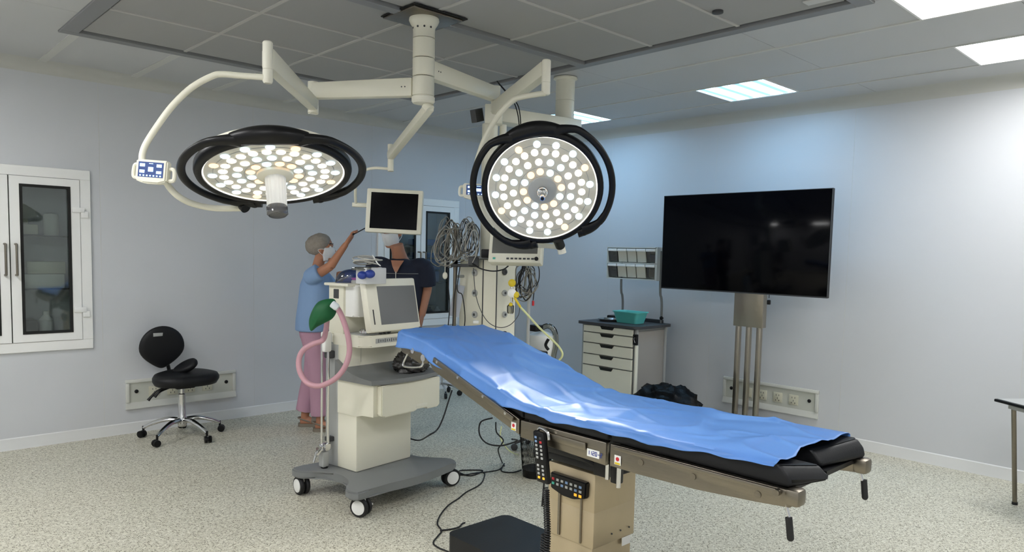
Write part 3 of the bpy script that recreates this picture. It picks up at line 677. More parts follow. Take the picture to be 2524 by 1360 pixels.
for x, th in ((TX0-0.012, 0.024), (TX1-0.012, 0.024)):
    rl = yz([(1.705, .860), (1.705, .774), (1.58, .774), (1.33, .780), (1.10, .797), (0.992, .807), (0.985, .861)], x, th, 'leg_plate', 'steel', bev=0.003)
    s = -1 if x < 2.4 else 1; xo = x if s < 0 else x+th
    MB().box((xo+s*0.010, 1.35, .852), (0.008, 0.66, 0.016), bev=0.003).build('side_rail', 'steel', rl)
    b = MB()
    for y in (1.56, 1.34, 1.10): b.cyl((xo, y, .822), (xo+s*0.003, y, .822), 0.012, n=16)
    b.cyl((xo+s*0.002, 1.03, .85), (xo+s*0.024, 1.03, .85), 0.011, n=14)
    b.build('bolt', 'steel', rl)
    sp = yz([(2.195, .860), (2.195, .786), (1.725, .770), (1.725, .860)], x, th, 'seat_plate', 'steel', bev=0.003)
    MB().box((xo+s*0.008, 1.93, .826), (0.008, 0.22, 0.03), bev=0.010).build('side_rail', 'steel', sp)
    bp = yz([(2.205, .795), (2.205, .862), (2.80, 1.062), (2.842, 1.066), (2.85, 1.03), (2.82, .992)], x, th, 'back_plate', 'steel', bev=0.003)
    T = Matrix.Translation((xo+s*0.014, 2.51, .955)) @ Matrix.Rotation(math.atan2(0.2, 0.6), 4, 'X')
    MB().box((0, 0, 0), (0.012, 0.60, 0.026), T=T, bev=0.003).build('side_rail', 'steel', bp)
    b = MB()
    for y in (2.27, 2.42, 2.60, 2.76): z = .862+(y-2.205)*0.333; b.cyl((xo+s*0.019, y, z-0.004), (xo+s*0.024, y, z-0.004), 0.007, n=12)
    b.build('bolt', 'chrome', bp)
    hp = yz([(2.862, 1.02), (2.858, 1.07), (2.92, 1.08), (3.085, 1.098), (3.095, 1.072), (3.085, 1.052), (2.93, 1.012)], x, th, 'head_plate', 'steel', bev=0.003)
    MB().cyl((xo, 2.985, 1.07), (xo+s*0.006, 2.985, 1.07), 0.014, n=16).cyl((xo, 2.89, 1.045), (xo+s*0.01, 2.89, 1.045), 0.018, n=16).build('bolt', 'chrome', hp)
    b = MB(); b.box((xo-s*0.027, 0.990, .838), (0.06, 0.05, 0.055), bev=0.012).build('rail_end', 'steel', rl)
    lv = MB().cyl((xo-s*0.005, 1.01, .82), (xo-s*0.004, 0.995, .775), 0.005, n=10).build('locking_lever', 'chrome', rl)
MB().cyl((TX0-0.016, 0.993, .778), (TX0-0.014, 0.985, .715), 0.011, n=12).ball((TX0-0.014, 0.985, .715), 0.011).build('lever_grip', 'rubber', t)
MB().cyl((TX1+0.016, 0.993, .778), (TX1+0.014, 0.985, .715), 0.011, n=12).ball((TX1+0.014, 0.985, .715), 0.011).build('lever_grip', 'rubber', t)
# wire bracket under the head plate
MB().tube([(TX0-0.02, 3.02, 1.05), (TX0-0.025, 3.05, 1.0), (TX0-0.03, 3.03, .985), (TX0-0.03, 2.90, 1.0), (TX0-0.025, 2.88, 1.03)], 0.005, 8, sub=4).build('head_bracket', 'chrome', t)
# frame below the pads
MB().box((TXC, 1.96, .848), (0.50, 0.44, 0.022)).box((TXC-0.13, 1.35, .852), (0.24, 0.68, 0.016)).box((TXC+0.13, 1.35, .852), (0.24, 0.68, 0.016)).build('base_boards', 'black', t)
T = Matrix.Translation((TXC, 2.50, .945)) @ Matrix.Rotation(math.atan2(0.2, 0.6), 4, 'X')
MB().box((0, 0, 0), (0.50, 0.60, 0.016), T=T).box((TXC, 2.98, 1.075), (0.50, 0.2, 0.012)).build('back_board', 'black', t)
# black bellows and hinge block over the column
b = MB()
for k, z in enumerate((.70, .735, .77)): b.box((2.43, 1.98, z), (0.33+0.03*(k % 2), 0.40+0.03*(k % 2), 0.034), bev=0.008)
b.box((2.43, 1.98, .82), (0.40, 0.42, 0.06), bev=0.01); b.build('bellows', 'rubber', t)
MB().tube([(2.245, 2.19, .80), (2.225, 2.10, .785), (2.215, 1.95, .76), (2.22, 1.83, .735)], 0.012, 8).box((2.22, 1.79, .735), (0.05, 0.075, 0.07), bev=0.01).box((2.215, 1.72, .75), (0.035, 0.04, 0.12), bev=0.006).build('hinge_actuator', 'black', t)
# column tiers
b0 = MB().box((2.42, 2.015, .585), (0.28, 0.265, 0.17), bev=0.006).box((2.42, 2.015, .43), (0.28, 0.265, 0.16), bev=0.006).build('column_upper', 'colsteel', t)
MB().box((2.42, 2.018, .30), (0.264, 0.25, 0.14), bev=0.006).build('column_middle', 'colsteel', t)
MB().box((2.42, 2.021, .20), (0.248, 0.235, 0.12), bev=0.006).build('column_lower', 'colsteel', t)
MB().box((2.2765, 2.075, .46), (0.006, 0.012, 0.20)).box((2.2765, 1.95, .46), (0.006, 0.008, 0.20)).build('column_groove', 'steel', b0)
b = MB()
for y in (1.8815,):
    for x in (2.40, 2.46, 2.52): b.cyl((x, y, .39), (x, y-0.003, .39), 0.004, n=8)
b.build('column_screws', 'dgrey', b0)
MB().box((2.50, 1.880, .335), (0.055, 0.004, 0.035)).build('type_plate', 'white', b0)
MB().cyl((2.20, 1.755, .77), (2.20, 1.755, .70), 0.010, n=12).build('piston_rod', 'chrome', t)
MB().cyl((2.20, 1.70, .80), (2.20, 1.70, .68), 0.009, n=12).build('piston_rod', 'chrome', t)
# base
MB().prism(rounded(0.42, 1.40, 0.05), (2.45, 2.115, 0.022), (1, 0, 0), (0, 1, 0), (0, 0, 0.13)).build('table_base', 'pad', t, ang=25)
MB().box((2.45, 2.115, 0.012), (0.36, 1.3, 0.022)).build('base_skid', 'rubber', t)
# labels on the rails
def rail_label(y, z, w, h, col='white', x=TX0-0.0145, nm='warning_label', sub=None):
    q = MB().box((x, y, z), (0.002, w, h)).build(nm, col, t)
    if sub: MB().cyl((x-0.0008, y, z+0.004), (x-0.0022, y, z+0.004), w*0.26, n=16).build('label_mark', sub[0], q); MB().box((x-0.0015, y, z-h*0.36), (0.001, w*0.8, h*0.2)).build('label_band', sub[1], q)
    return q
rail_label(2.235, .826, 0.030, 0.036, sub=('red', 'yellow')); rail_label(1.665, .806, 0.030, 0.036, sub=('red', 'yellow'))
q = rail_label(1.785, .805, 0.062, 0.030, nm='type_label')
b = MB()
def glyph(b, s, x, y, z, h, dirn=(0, -1, 0), up=(0, 0, 1), nrm=(-1, 0, 0), th=0.0009):
    segs = {'0': 'abcdef', '1': 'bc', '2': 'abged', '3': 'abgcd', '4': 'fgbc', '5': 'afgcd', '6': 'afgedc', '7': 'abc', '8': 'abcdefg', '9': 'abfgcd', '-': 'g'}
    A = V(dirn); U = V(up); N = V(nrm); w = h*0.5; s_ = h*0.16; o = V((x, y, z))
    T0 = Matrix(((A.x, U.x, N.x, 0), (A.y, U.y, N.y, 0), (A.z, U.z, N.z, 0), (0, 0, 0, 1)))
    for i, ch in enumerate(s):
        for c in segs[ch]:
            cx_, cy_, sx, sy = {'a': (w/2, h, w, s_), 'g': (w/2, h/2, w, s_), 'd': (w/2, 0, w, s_), 'b': (w, h*.75, s_, h/2), 'c': (w, h*.25, s_, h/2), 'f': (0, h*.75, s_, h/2), 'e': (0, h*.25, s_, h/2)}[c]
            p = o+A*(cx_+i*h*0.85)+U*cy_
            b.box((0, 0, 0), (sx, sy, th), T=Matrix.Translation(p) @ T0)
glyph(b, '1120-2', TX0-0.0162, 1.812, .798, 0.015); b.build('label_digits', 'bluep', q)
# control panel on the column
A = onx(1363, 1160, 2.272); B = onx(1452, 1190, 2.272); C = onx(1447, 1236, 2.272); D = onx(1357, 1210, 2.272)
yc, zc = (A.y+B.y)/2, (A.z+C.z)/2; w, h = abs(A.y-B.y), A.z-C.z
b = MB().prism([(-w/2, h/2), (w/2, h/2), (w/2-0.004, -h*0.32), (0.03, -h/2-0.004), (-0.03, -h/2-0.004), (-w/2+0.004, -h*0.32)], (2.281, yc, zc), (0, -1, 0), (0, 0, 1), (-0.028, 0, 0))
bmesh.ops.bevel(b.bm, geom=list(b.bm.edges), offset=0.005, segments=2, affect='EDGES')
cp = b.build('control_panel', 'black', t)
def buttons(par, x, ys, zs, size, colf, nrm=-1):
    for i, y in enumerate(ys):
        for j, z in enumerate(zs):
            mm = colf(i, j)
            if mm: MB().box((x, y, z), (0.003, size[0], size[1]), bev=0.001, seg=1).build('button', mm, par)
ys = [yc+w*0.40-k*w*0.125 for k in range(7)]
buttons(cp, 2.2525, ys, [zc+h*0.20, zc-h*0.03], (w*0.07, h*0.13), lambda i, j: 'red' if (i, j) == (0, 0) else 'gbtn' if (i, j) == (0, 1) else 'bbtn' if (i+j) % 3 == 0 else 'lgrey')
buttons(cp, 2.2525, ys[-2:], [zc-h*0.26], (w*0.075, h*0.14), lambda i, j: 'orange')
# hand control hooked on the side rail
hx = TX0-0.045
P0 = onx(1330, 1062, hx); P1 = onx(1341, 1190, hx)
t2 = thing('hand_control', 'black corded hand control hanging on the side rail of the operating table', 'remote control', (hx, P0.y, P1.z))
hc = V((hx, (P0.y+P1.y)/2, (P0.z+P1.z)/2)); L = P0.z-P1.z; tilt = math.atan2(P0.y-P1.y, L)
T = Matrix.Translation(hc) @ Matrix.Rotation(-tilt*0+0, 4, 'X')
sh = (P1.y-P0.y)/L
b = MB().box((0, 0, 0), (0.026, 0.066, L), bev=0.010)
for q in b.bm.verts: q.co.y *= 1.0-0.10*(q.co.z/L); q.co.y += -q.co.z*sh; q.co += hc
hb = b.build('hand_control_body', 'black', t2)
for i in range(2):
    for j in range(11):
        if j == 6: continue
        z = L*0.38-j*L*0.077; mm = 'lgrey'
        if j == 0: mm = 'bbtn' if i == 0 else 'dgrey'
        if j == 1: mm = 'bbtn' if i == 0 else 'red'
        if j == 10: mm = 'orange'
        MB().box((hc.x-0.0135, hc.y-z*sh+(0.013 if i == 0 else -0.013), hc.z+z), (0.003, 0.012, L*0.045), bev=0.001, seg=1).build('button', mm, hb)
MB().tube([(hx+0.01, P0.y+0.02, P0.z-0.005), (hx+0.005, P0.y-0.0, P0.z+0.012), (hx+0.01, P0.y-0.035, P0.z+0.0), (hx+0.012, P0.y-0.042, P0.z-0.03)], 0.007, 8).build('hook', 'chrome', t2)
b = MB(); pts = []
top = V((hc.x, P1.y, P1.z-0.0)); turns = 46; r = 0.012; zb = 0.165
b.tube([top+V((0, 0, 0.005)), top+V((0, 0.004, -0.05)), top+V((0.0, 0.008, -0.10))], 0.004, 6)
for k in range(turns*8+1):
    a = 2*PI*k/8; f = k/(turns*8); z = top.z-0.02-(top.z-0.02-zb)*f
    pts.append((top.x+r*math.cos(a)+0.02*math.sin(f*5), top.y-0.012+r*math.sin(a)+0.01*math.sin(f*7), z))
b.tube(pts, 0.0032, 5, sub=1)
pts2 = [(x+0.005, y+0.02*1.2, z) for x, y, z in pts[int(len(pts)*0.45):]]
b.tube(pts2, 0.0032, 5, sub=1)
b.build('coiled_cord', 'rubber', t2)

# ------------------------------------------------------------------ blue drape
def ztop(y):
    K = [(0.90, .925), (1.03, .934), (1.72, .922), (2.10, .922), (2.20, .930), (2.32, .965), (2.80, 1.103), (2.88, 1.124), (3.10, 1.155)]
    for (a, za), (b_, zb_) in zip(K[:-1], K[1:]):
        if y <= b_: f = (y-a)/(b_-a); return za+(zb_-za)*f
    return K[-1][1]
EDGE = [(1.05, .928), (1.28, .916), (1.53, .897), (1.72, .904), (1.98, .891), (2.19, .905), (2.30, .904), (2.55, .955), (2.70, 1.00), (2.86, 1.042), (2.91, 1.070), (3.10, 1.078), (3.2, 1.078)]
def zedge(y):
    for (a, za), (b_, zb_) in zip(EDGE[:-1], EDGE[1:]):
        if y <= b_: f = max(0, (y-a)/(b_-a)); return za+(zb_-za)*f
    return EDGE[-1][1]
rows = []; NL, NW = 190, 60
yh = 3.112
def wr_(x, y):
    n = noise.noise(V((x*3.2, y*4.0, 1.7)))*0.008+noise.noise(V((x*9, y*5+x*6, 4.7)))*0.004
    ridge = abs(noise.noise(V((x*2.5+y*1.6, y*2.2-x*1.5, 9.1)))); n += 0.009*max(0, 0.16-ridge)/0.16
    ridge = abs(noise.noise(V((x*5+y*1.0, y*3.0-x*4.5, 3.3)))); n += 0.005*max(0, 0.12-ridge)/0.12
    return n
for i in range(NL+1):
    f = i/NL; row = []
    for j in range(NW+1):
        g = j/NW    # 0 far edge .. 1 near hanging edge
        yend = 1.045+0.018*math.sin(PI*min(1, max(0, (g-0.30)/0.40)))+0.006*math.sin(g*14)
        y = yh+(yend-yh)*f
        hang = 0.10 if 1 else 0
        if g < 0.04: x = TX1+0.008; z = ztop(y)-0.03*(0.04-g)/0.04
        elif g < 0.88: x = TX1+0.004-(g-0.04)/0.84*(0.564); z = ztop(y)
        else:
            q = (g-0.88)/0.12; ze = zedge(y)+0.004*math.sin(y*40)*0.6; x = TX0-0.006-0.010*q*q-0.006*math.sin(y*23)*q; zt = ztop(y); z = zt-0.004+(ze-zt+0.004)*q
        n = wr_(x, y)
        z += (0.006+max(-0.004, n)) if g < 0.88 else 0.006*(1-(g-0.88)/0.12)
        if g >= 0.88: x -= 0.004+abs(n)*0.8
        if i == 0: pass
        row.append((x, y, z))
    rows.append(row)
# head end: turned down over the end of the pad
first = []
for k, (dy, dz) in enumerate(((0.010, -0.075), (0.014, -0.04), (0.010, -0.012))):
    first.append([(x, y+dy+0.004*math.sin(x*40), max(z+dz, 1.078)) for x, y, z in rows[0]])
rows = first+rows
dr = MB().grid(rows).build('drape', 'drape', None, ang=80, label='creased blue cloth drape covering the operating table', cat='drape')
md = dr.modifiers.new('thickness', 'SOLIDIFY'); md.thickness = 0.0015; md.offset = 0

# ------------------------------------------------------------------ cords on the floor
def cord(nm, label, pts, r=0.0045, m='rubber', cat='cable', n=8):
    return MB().tube(pts, r, n, sub=8).build(nm, m, None, ang=80, label=label, cat=cat)
fp = lambda x, y, z=0.005: onz(x, y, z)
cord('power_cord', 'long black cord running over the floor to the base of the operating table',
     [fp(1131, 1164), fp(1160, 1172), fp(1190, 1160), fp(1165, 1158), fp(1133, 1160), fp(1140, 1170), fp(1190, 1164), fp(1192, 1180), fp(1180, 1196), fp(1150, 1212), fp(1130, 1228), fp(1105, 1245), fp(1086, 1268), fp(1078, 1290), fp(1088, 1308), fp(1078, 1322), fp(1068, 1338), fp(1082, 1350), fp(1110, 1362), fp(1120, 1375)])
cord('cable_end', 'short loose end of black cable on the floor beside the black table base', [fp(1085, 1307), fp(1110, 1304), fp(1130, 1299), fp(1140, 1290), fp(1146, 1288)], 0.005)
cord('floor_cable', 'black cable trailing from the gas machine wheel to the mesh bin', [fp(1190, 1164), fp(1230, 1157), fp(1243, 1142), fp(1236, 1160), fp(1262, 1164), fp(1285, 1158)])
P = [at(1205, 1025, 4.6), at(1185, 1040, 4.6), at(1182, 1070, 4.6), at(1200, 1092, 4.6), at(1235, 1098, 4.5), at(1275, 1086, 4.4), at(1262, 1082, 4.2)]
cord('looped_cable', 'black cable looping below the back section of the operating table', [at(1213, 1030, 4.45)]+P[1:], 0.005)
cord('hanging_cable', 'black cable hanging down to the floor under the operating table', [at(1222, 1040, 4.5), at(1224, 1065, 4.5), at(1240, 1083, 4.5), at(1236, 1095, 4.55), at(1228, 1110, 4.6), fp(1238, 1140), fp(1243, 1148)])
cord('pale_cable', 'pale yellow cable arching beside the mesh bin', [at(1236, 1050, 4.6), at(1234, 1080, 4.6), at(1255, 1110, 4.7), fp(1277, 1120)], 0.004, 'yhose')

# ------------------------------------------------------------------ frames from three corners
def tri(TL, TR, BL):
    TL, TR, BL = V(TL), V(TR), V(BL)
    X = (TR-TL); w = X.length; X.normalize(); Y = (TL-BL); Y = Y-X*Y.dot(X); h = Y.length; Y.normalize(); Z = X.cross(Y)
    C = TL+X*w/2-Y*h/2
    return Matrix(((X.x, Y.x, Z.x, C.x), (X.y, Y.y, Z.y, C.y), (X.z, Y.z, Z.z, C.z), (0, 0, 0, 1))), w, h
def beam(mb, p0, p1, w, h, h1=None, bev=0.008):
    p0, p1 = V(p0), V(p1); d = p1-p0; L = d.length; X = d.normalized(); Y = V((0, 0, 1)).cross(X).normalized(); Z = X.cross(Y)
    c = (p0+p1)/2; T = Matrix(((X.x, Y.x, Z.x, c.x), (X.y, Y.y, Z.y, c.y), (X.z, Y.z, Z.z, c.z), (0, 0, 0, 1)))
    n0 = len(mb.bm.verts)
    mb.box((0, 0, 0), (L, w, h), bev=bev)
    mb.bm.verts.ensure_lookup_table(); vs = mb.bm.verts[n0:]
    if h1:
        for v in vs: f = v.co.x/L+0.5; v.co.z *= (1+(h1/h-1)*f)
    bmesh.ops.transform(mb.bm, matrix=T, verts=vs)
    return mb

# ------------------------------------------------------------------ ceiling mounted surgical lamps
LC = V((2.522, 3.437, 0)); dn = V((0, 0, -1))
t = thing('lamp_ceiling_mount', 'cream ceiling column carrying both surgical lamps and the small monitor', 'ceiling mount', (LC.x, LC.y, 2.91))
b = MB().box((2.53, 3.46, 2.893), (0.34, 0.30, 0.012), bev=0.002)
b.build('mounting_plate', 'steel', t)
MB().box((2.54, 3.46, 2.902), (0.37, 0.33, 0.006)).build('plate_gap', 'gap', t)
MB().lathe([(0.084, 0), (0.086, 0.012), (0.078, 0.03), (0.064, 0.05), (0.062, 0.075), (0.0625, 0.11)], (LC.x, LC.y, 2.887), dn, 40).build('column_flange', 'cream', t)
for z0, z1 in ((2.776, 2.668), (2.665, 2.565), (2.562, 2.455)):
    MB().lathe([(0.058, 0), (0.0625, 0.003), (0.0625, z0-z1-0.003), (0.058, z0-z1)], (LC.x, LC.y, z0), dn, 40).build('column_section', 'cream', t)
MB().lathe([(0.058, -0.001), (0.0585, 0.003), (0.066, 0.006), (0.066, 0.03), (0.058, 0.04), (0.01, 0.042)], (LC.x, LC.y, 2.455), dn, 40).build('column_collar', 'cream2', t)
MB().cyl((LC.x, LC.y, 2.455), (LC.x, LC.y, 2.90), 0.055, n=24).build('column_core', 'gap', t)
b = MB()
for a in (200, 235, 270, 160): q = V((math.cos(math.radians(a)), math.sin(math.radians(a)), 0)); b.cyl(V((LC.x, LC.y, 2.83))+q*0.060, V((LC.x, LC.y, 2.83))+q*0.0655, 0.006, n=8)
b.build('column_screws', 'dgrey', t)

LEDS = [(12, 0.355, 'oobooboobooo'), (16, 0.545, 'wwbbwwbbwwbbwwbb'), (24, 0.735, 'w'*24), (16, 0.885, 'obbbobbbobbbobbb')]
LEDS[0] = (12, 0.355, 'oobooboobo'+'ob')
def lamp_head(par, C, n, right, rot, small_handle, spot):
    Z = V(n).normalized(); X = V(right)-Z*V(right).dot(Z); X.normalize(); Y = Z.cross(X)
    if Y.z < 0: pass
    T = Matrix(((X.x, Y.x, Z.x, C[0]), (X.y, Y.y, Z.y, C[1]), (X.z, Y.z, Z.z, C[2]), (0, 0, 0, 1)))
    W = lambda x, y, z: T @ V((x, y, z))
    R = 0.292
    hd = MB().lathe([(0.325, 0.0), (0.330, -0.03), (0.315, -0.062), (0.26, -0.092), (0.16, -0.108), (0.08, -0.112), (0.001, -0.112)], W(0, 0, 0), Z, 64)
    hd = hd.build('lamp_housing', 'cream2', par, ang=30)
    f = MB().lathe([(R, -0.004), (R, 0.0), (0.001, 0.0)], W(0, 0, 0), Z, 64).build('lamp_face', 'board', par)
    b = MB()
    for r in (0.215, 0.128, 0.16*0+0.255): b.lathe([(r*0.998-0.0012, 0.0), (r*0.998-0.0012, 0.002), (r+0.0012, 0.002), (r+0.0012, 0.0)], W(0, 0, 0), Z, 64, caps=False)
    b.build('face_rings', 'lgrey', f)
    MB().lathe([(0.293, 0.002), (0.297, 0.006), (0.300, 0.002)], W(0, 0, 0), Z, 64, caps=False).build('face_rim', 'led_w2', f)
    cache = {}
    for cnt, rr, cols in LEDS:
        for k in range(cnt):
            a = -rot+math.radians({0.355: 129.8, 0.545: 122.7, 0.735: 134.3, 0.885: 122.2}[rr])-2*PI*k/cnt
            c = cols[k]; p = V((R*rr*math.cos(a), R*rr*math.sin(a), 0.002))
            if c not in cache:
                q = MB().lathe([(0.0195, 0), (0.0195, 0.002), (0.017, 0.004), (0.001, 0.0045)], (0, 0, 0), (0, 0, 1), 18)
                o = q.build('led_lens', 'led_'+c, None); cache[c] = o.data
            else:
                o = link('led_lens', cache[c])
            o.parent = par; o.matrix_parent_inverse = par.matrix_basis.inverted(); o.matrix_basis = T @ Matrix.Translation(p)
    # black bezel
    bz = MB(); prof = [(0.298, -0.002), (0.300, 0.010), (0.312, 0.014), (0.326, 0.009), (0.333, -0.008), (0.332, -0.030), (0.325, -0.036)]
    bz.lathe(prof+[], W(0, 0, 0), Z, 64)
    bm = bz.bm
    big = [fc for fc in bm.faces if len(fc.verts) > 10]; bmesh.ops.delete(bm, geom=big, context='FACES')
    bz.build('lamp_bezel', 'black', par, ang=50)
    # grip handles: two arcs standing off the bezel, joined to it by lobes
    def arc(a0, a1, nm):
        P = []; N = 40
        for k in range(N+1):
            q = k/N; a = a0+(a1-a0)*q
            off = 0.052*min(1, math.sin(PI*q)*2.4)**0.8 if 0 < q < 1 else 0.0
            r = 0.327+off; P.append(W(r*math.cos(a), -r*math.sin(a), -0.004))
        MB().tube(P, lambda q: 0.0145+0.012*(abs(2*q-1)**6), 12, sub=1, flat=1.25, up=Z).build(nm, 'black', par, ang=60)
    for (a0, a1) in ((-48, 78), (118, 258)):
        arc(math.radians(a0)*-1+rot*0+math.radians(rot_deg(rot))*-1, math.radians(a1)*-1+math.radians(rot_deg(rot))*-1, 'grip_handle')
    for a in (-48, 258):
        aa = -(math.radians(a)+math.radians(rot_deg(rot))); s = 1 if a < 0 else -1
        P = [W(rr_*math.cos(aa-s*q_), -rr_*math.sin(aa-s*q_), -0.004) for rr_, q_ in ((0.332, -0.10), (0.345, -0.01), (0.362, 0.10), (0.372, 0.22), (0.377, 0.42))]
        MB().tube(P, lambda q: 0.026-0.011*q, 12, flat=1.15, sub=5, up=Z).ball(P[1], 0.027).build('grip_lobe', 'black', par, ang=60)
    aa = -(math.radians(98)+math.radians(rot_deg(rot)))
    P = [W(0.335*math.cos(aa+k*0.11), -0.335*math.sin(aa+k*0.11), -0.012) for k in range(-4, 5)]
    MB().tube(P, lambda q: 0.026+0.012*math.sin(PI*q), 12, sub=2, flat=1.2, up=Z).build('top_lobe', 'black', par, ang=60)
    MB().lathe([(0.078, 0), (0.078, 0.012), (0.070, 0.018), (0.03, 0.020), (0.001, 0.02)], W(0, 0, 0.002), Z, 40).build('handle_socket', 'cream2' if not small_handle else 'lgrey', par)
    if small_handle:
        MB().lathe([(0.03, 0), (0.032, 0.02), (0.024, 0.035), (0.016, 0.04), (0.016, 0.085), (0.013, 0.10), (0.001, 0.10)], W(0, 0, 0.02), Z, 24).build('handle_post', 'chrome', par)
        MB().lathe([(0.009, 0), (0.009, 0.006), (0.001, 0.006)], W(0, 0, 0.118), Z, 16).build('handle_tip', 'black', par)
    else:
        b = MB(); n_ = 36; rings = []
        for z, r in ((0.0, 0.045), (0.04, 0.044), (0.10, 0.043), (0.145, 0.043)):
            rings.append([b.bm.verts.new(W((r*(1-0.05*(i % 2)))*math.cos(2*PI*i/n_), (r*(1-0.05*(i % 2)))*math.sin(2*PI*i/n_), 0.018+z)) for i in range(n_)])
        b.skin(rings); b.build('sterile_handle', 'white', par, ang=20)
        MB().lathe([(0.043, 0), (0.045, 0.006), (0.045, 0.035), (0.038, 0.042), (0.035, 0.036), (0.001, 0.034)], W(0, 0, 0.155), Z, 32).build('handle_end', 'smoke', par)
    ld = bpy.data.lights.new('surgical_light', 'SPOT'); ld.energy = spot/8; ld.spot_size = math.radians(46 if small_handle else 82); ld.spot_blend = 0.9; ld.shadow_soft_size = 0.0; ld.color = (1, 0.97, 0.92)
    for k in range(8):          # light leaves the lamp from eight of its lenses
        a = 2*PI*k/8+0.2; lo = bpy.data.objects.new('surgical_light', ld); COL.objects.link(lo)
        Tl = T @ Matrix.Translation((0.2*math.cos(a), 0.2*math.sin(a), 0.02)) @ Matrix.Rotation(PI, 4, 'X')
        lo.parent = par; lo.matrix_parent_inverse = par.matrix_basis.inverted(); lo.matrix_basis = Tl
    return T
def rot_deg(r): return math.degrees(r)
M['board'] = mat('lamp_board', (176, 176, 172), 0.4, emit=(200, 198, 190), es=0.16)
M['led_w2'] = mat('lamp_rim', (240, 240, 235), 0.4, emit=(255, 250, 240), es=0.6)
M['smoke'] = mat('smoky_plastic', (88, 88, 90), 0.12, coat=0.4)
rt = CR
def aim_light(lo, C, n, off=0.2):
    Z = V(n).normalized(); lo.location = V(C)+Z*off; lo.rotation_euler = Z.to_track_quat('-Z', 'Y').to_euler()
# arms are part of each lamp
C1 = V((1.457, 3.074, 1.900)); N1 = V((-0.095, -0.324, -0.941))
C2 = V((2.853, 2.789, 1.922)); N2 = V((-0.622, -0.622, -0.477))
def surgical(label, C, N, E, J, par_pts, rot, small, armz, armh, mon, lower, pivot, endz):
    t = thing('surgical_lamp', label, 'lamp', (C.x, C.y, C.z))
    d = (V((E.x, E.y, 0))-V((LC.x, LC.y, 0))).normalized()
    p0 = V((LC.x, LC.y, armz))+d*0.060
    ar = beam(MB(), p0, V((E.x, E.y, armz-0.004)), 0.062, armh, armh*0.88).build('horizontal_arm', 'cream', t)
    s = V((0, 0, 1)).cross(d)
    b = MB()
    for q in (0.04, 0.06): b.cyl(p0+d*q-s*0.030, p0+d*q-s*0.0325, 0.004, n=8).cyl(p0+d*q+s*0.030, p0+d*q+s*0.0325, 0.004, n=8)
    b.build('arm_screws', 'dgrey', ar)
    MB().cyl(V((E.x, E.y, armz+armh*0.47)), V((E.x, E.y, endz)), 0.031, n=24).box((E.x, E.y, endz-0.003), (0.05, 0.03, 0.006)).build('elbow_joint', 'cream', t)
    return t
E1 = at(772, 240, 4.3); J1 = at(660, 155, 3.35)
t = surgical('left surgical lamp tilted downwards, with a ribbed white handle', C1, N1, E1, J1, None, 0, False, 2.506, 0.105, None, None, None, 2.375)
beam(MB(), V((E1.x, E1.y, 2.425)), J1+V((0, 0, 0.02)), 0.058, 0.075, 0.10, bev=0.012).build('spring_arm', 'cream', t)
MB().lathe([(0.018, 0), (0.0235, 0.006), (0.0235, 0.125), (0.021, 0.127), (0.0235, 0.129), (0.0235, 0.18), (0.018, 0.19), (0.001, 0.19)], (J1.x, J1.y, at(660, 103, 3.35).z), dn, 28).build('swivel_joint', 'cream2', t)
j = (J1.x, J1.y)
def yoke(t, pts, r, nm='yoke'): MB().tube(pts, r, 14, sub=6).build(nm, 'cream', t, ang=60)
yoke(t, [at(656, 191, 3.35), at(600, 187, 3.34), at(548, 183, 3.32), at(522, 188, 3.31), at(472, 216, 3.29), at(424, 262, 3.27), at(385, 315, 3.25), at(360, 355, 3.23), at(351, 380, 3.22), at(351, 398, 3.21)], 0.0145)
yoke(t, [at(405, 440, 3.24), at(418, 462, 3.26), at(440, 484, 3.28), at(475, 502, 3.36), at(530, 513, 3.44), at(603, 513, 3.50)], 0.0145)
MB().cyl(at(598, 506, 3.47), at(606, 514, 3.46), 0.024, n=20).build('pivot_knob', 'black', t)
def ctrl(t, TL, TR, BL, nm, lit=True):
    T, w, h = tri(TL, TR, BL)
    cb = MB(); poly = [(-w/2, h/2), (w/2, h/2), (w/2, -h/2), (w/4, -h/2-0.012), (-w/4, -h/2-0.012), (-w/2, -h/2)]
    cb.prism(poly, T @ V((0, 0, -0.035)), T.to_3x3() @ V((1, 0, 0)), T.to_3x3() @ V((0, 1, 0)), T.to_3x3() @ V((0, 0, 0.04)))
    bmesh.ops.bevel(cb.bm, geom=list(cb.bm.edges), offset=0.006, segments=2, affect='EDGES')
    c = cb.build(nm, 'cream2', t)
    MB().tube([T @ V((-w/2, h*0.28, -0.02)), T @ V((-w/2-0.016, h*0.2, -0.015)), T @ V((-w/2-0.018, -h*0.3, -0.015)), T @ V((-w/2, -h*0.38, -0.02))], 0.008, 8).build('side_grip', 'cream2', c)
    MB().tube([T @ V((w/2, h*0.15, -0.02)), T @ V((w/2+0.02, h*0.1, -0.02)), T @ V((w/2+0.022, -h*0.35, -0.02)), T @ V((w/2, -h*0.42, -0.02))], 0.009, 8).build('side_grip', 'cream2', c)
    sw, sh = w*0.80, h*0.72; oy = h*0.02
    MB().box((0, oy, 0.0055), (sw, sh, 0.002), T=T).build('display', 'disp', c)
    ic = MB()
    for x, y, a, bb in ((-.34, .28, .2, .2), (.33, .28, .2, .2), (-.34, -.14, .2, .2), (.33, -.16, .2, .18), (0, .02, .2, .3)):
        ic.box((x*sw, oy+y*sh, 0.007), (a*sw, bb*sh, 0.001), T=T)
    for k in range(7): ic.box(((-0.4+k*0.133)*sw, oy-0.40*sh, 0.007), (0.06*sw, 0.09*sh, 0.001), T=T)
    ic.box((0, oy+.40*sh, 0.007), (0.16*sw, 0.04*sh, 0.001), T=T)
    ic.build('display_icons', 'icon', c)
ctrl(t, at(337, 391, 3.17), at(414, 397, 3.16), at(341, 443, 3.17), 'control_monitor')
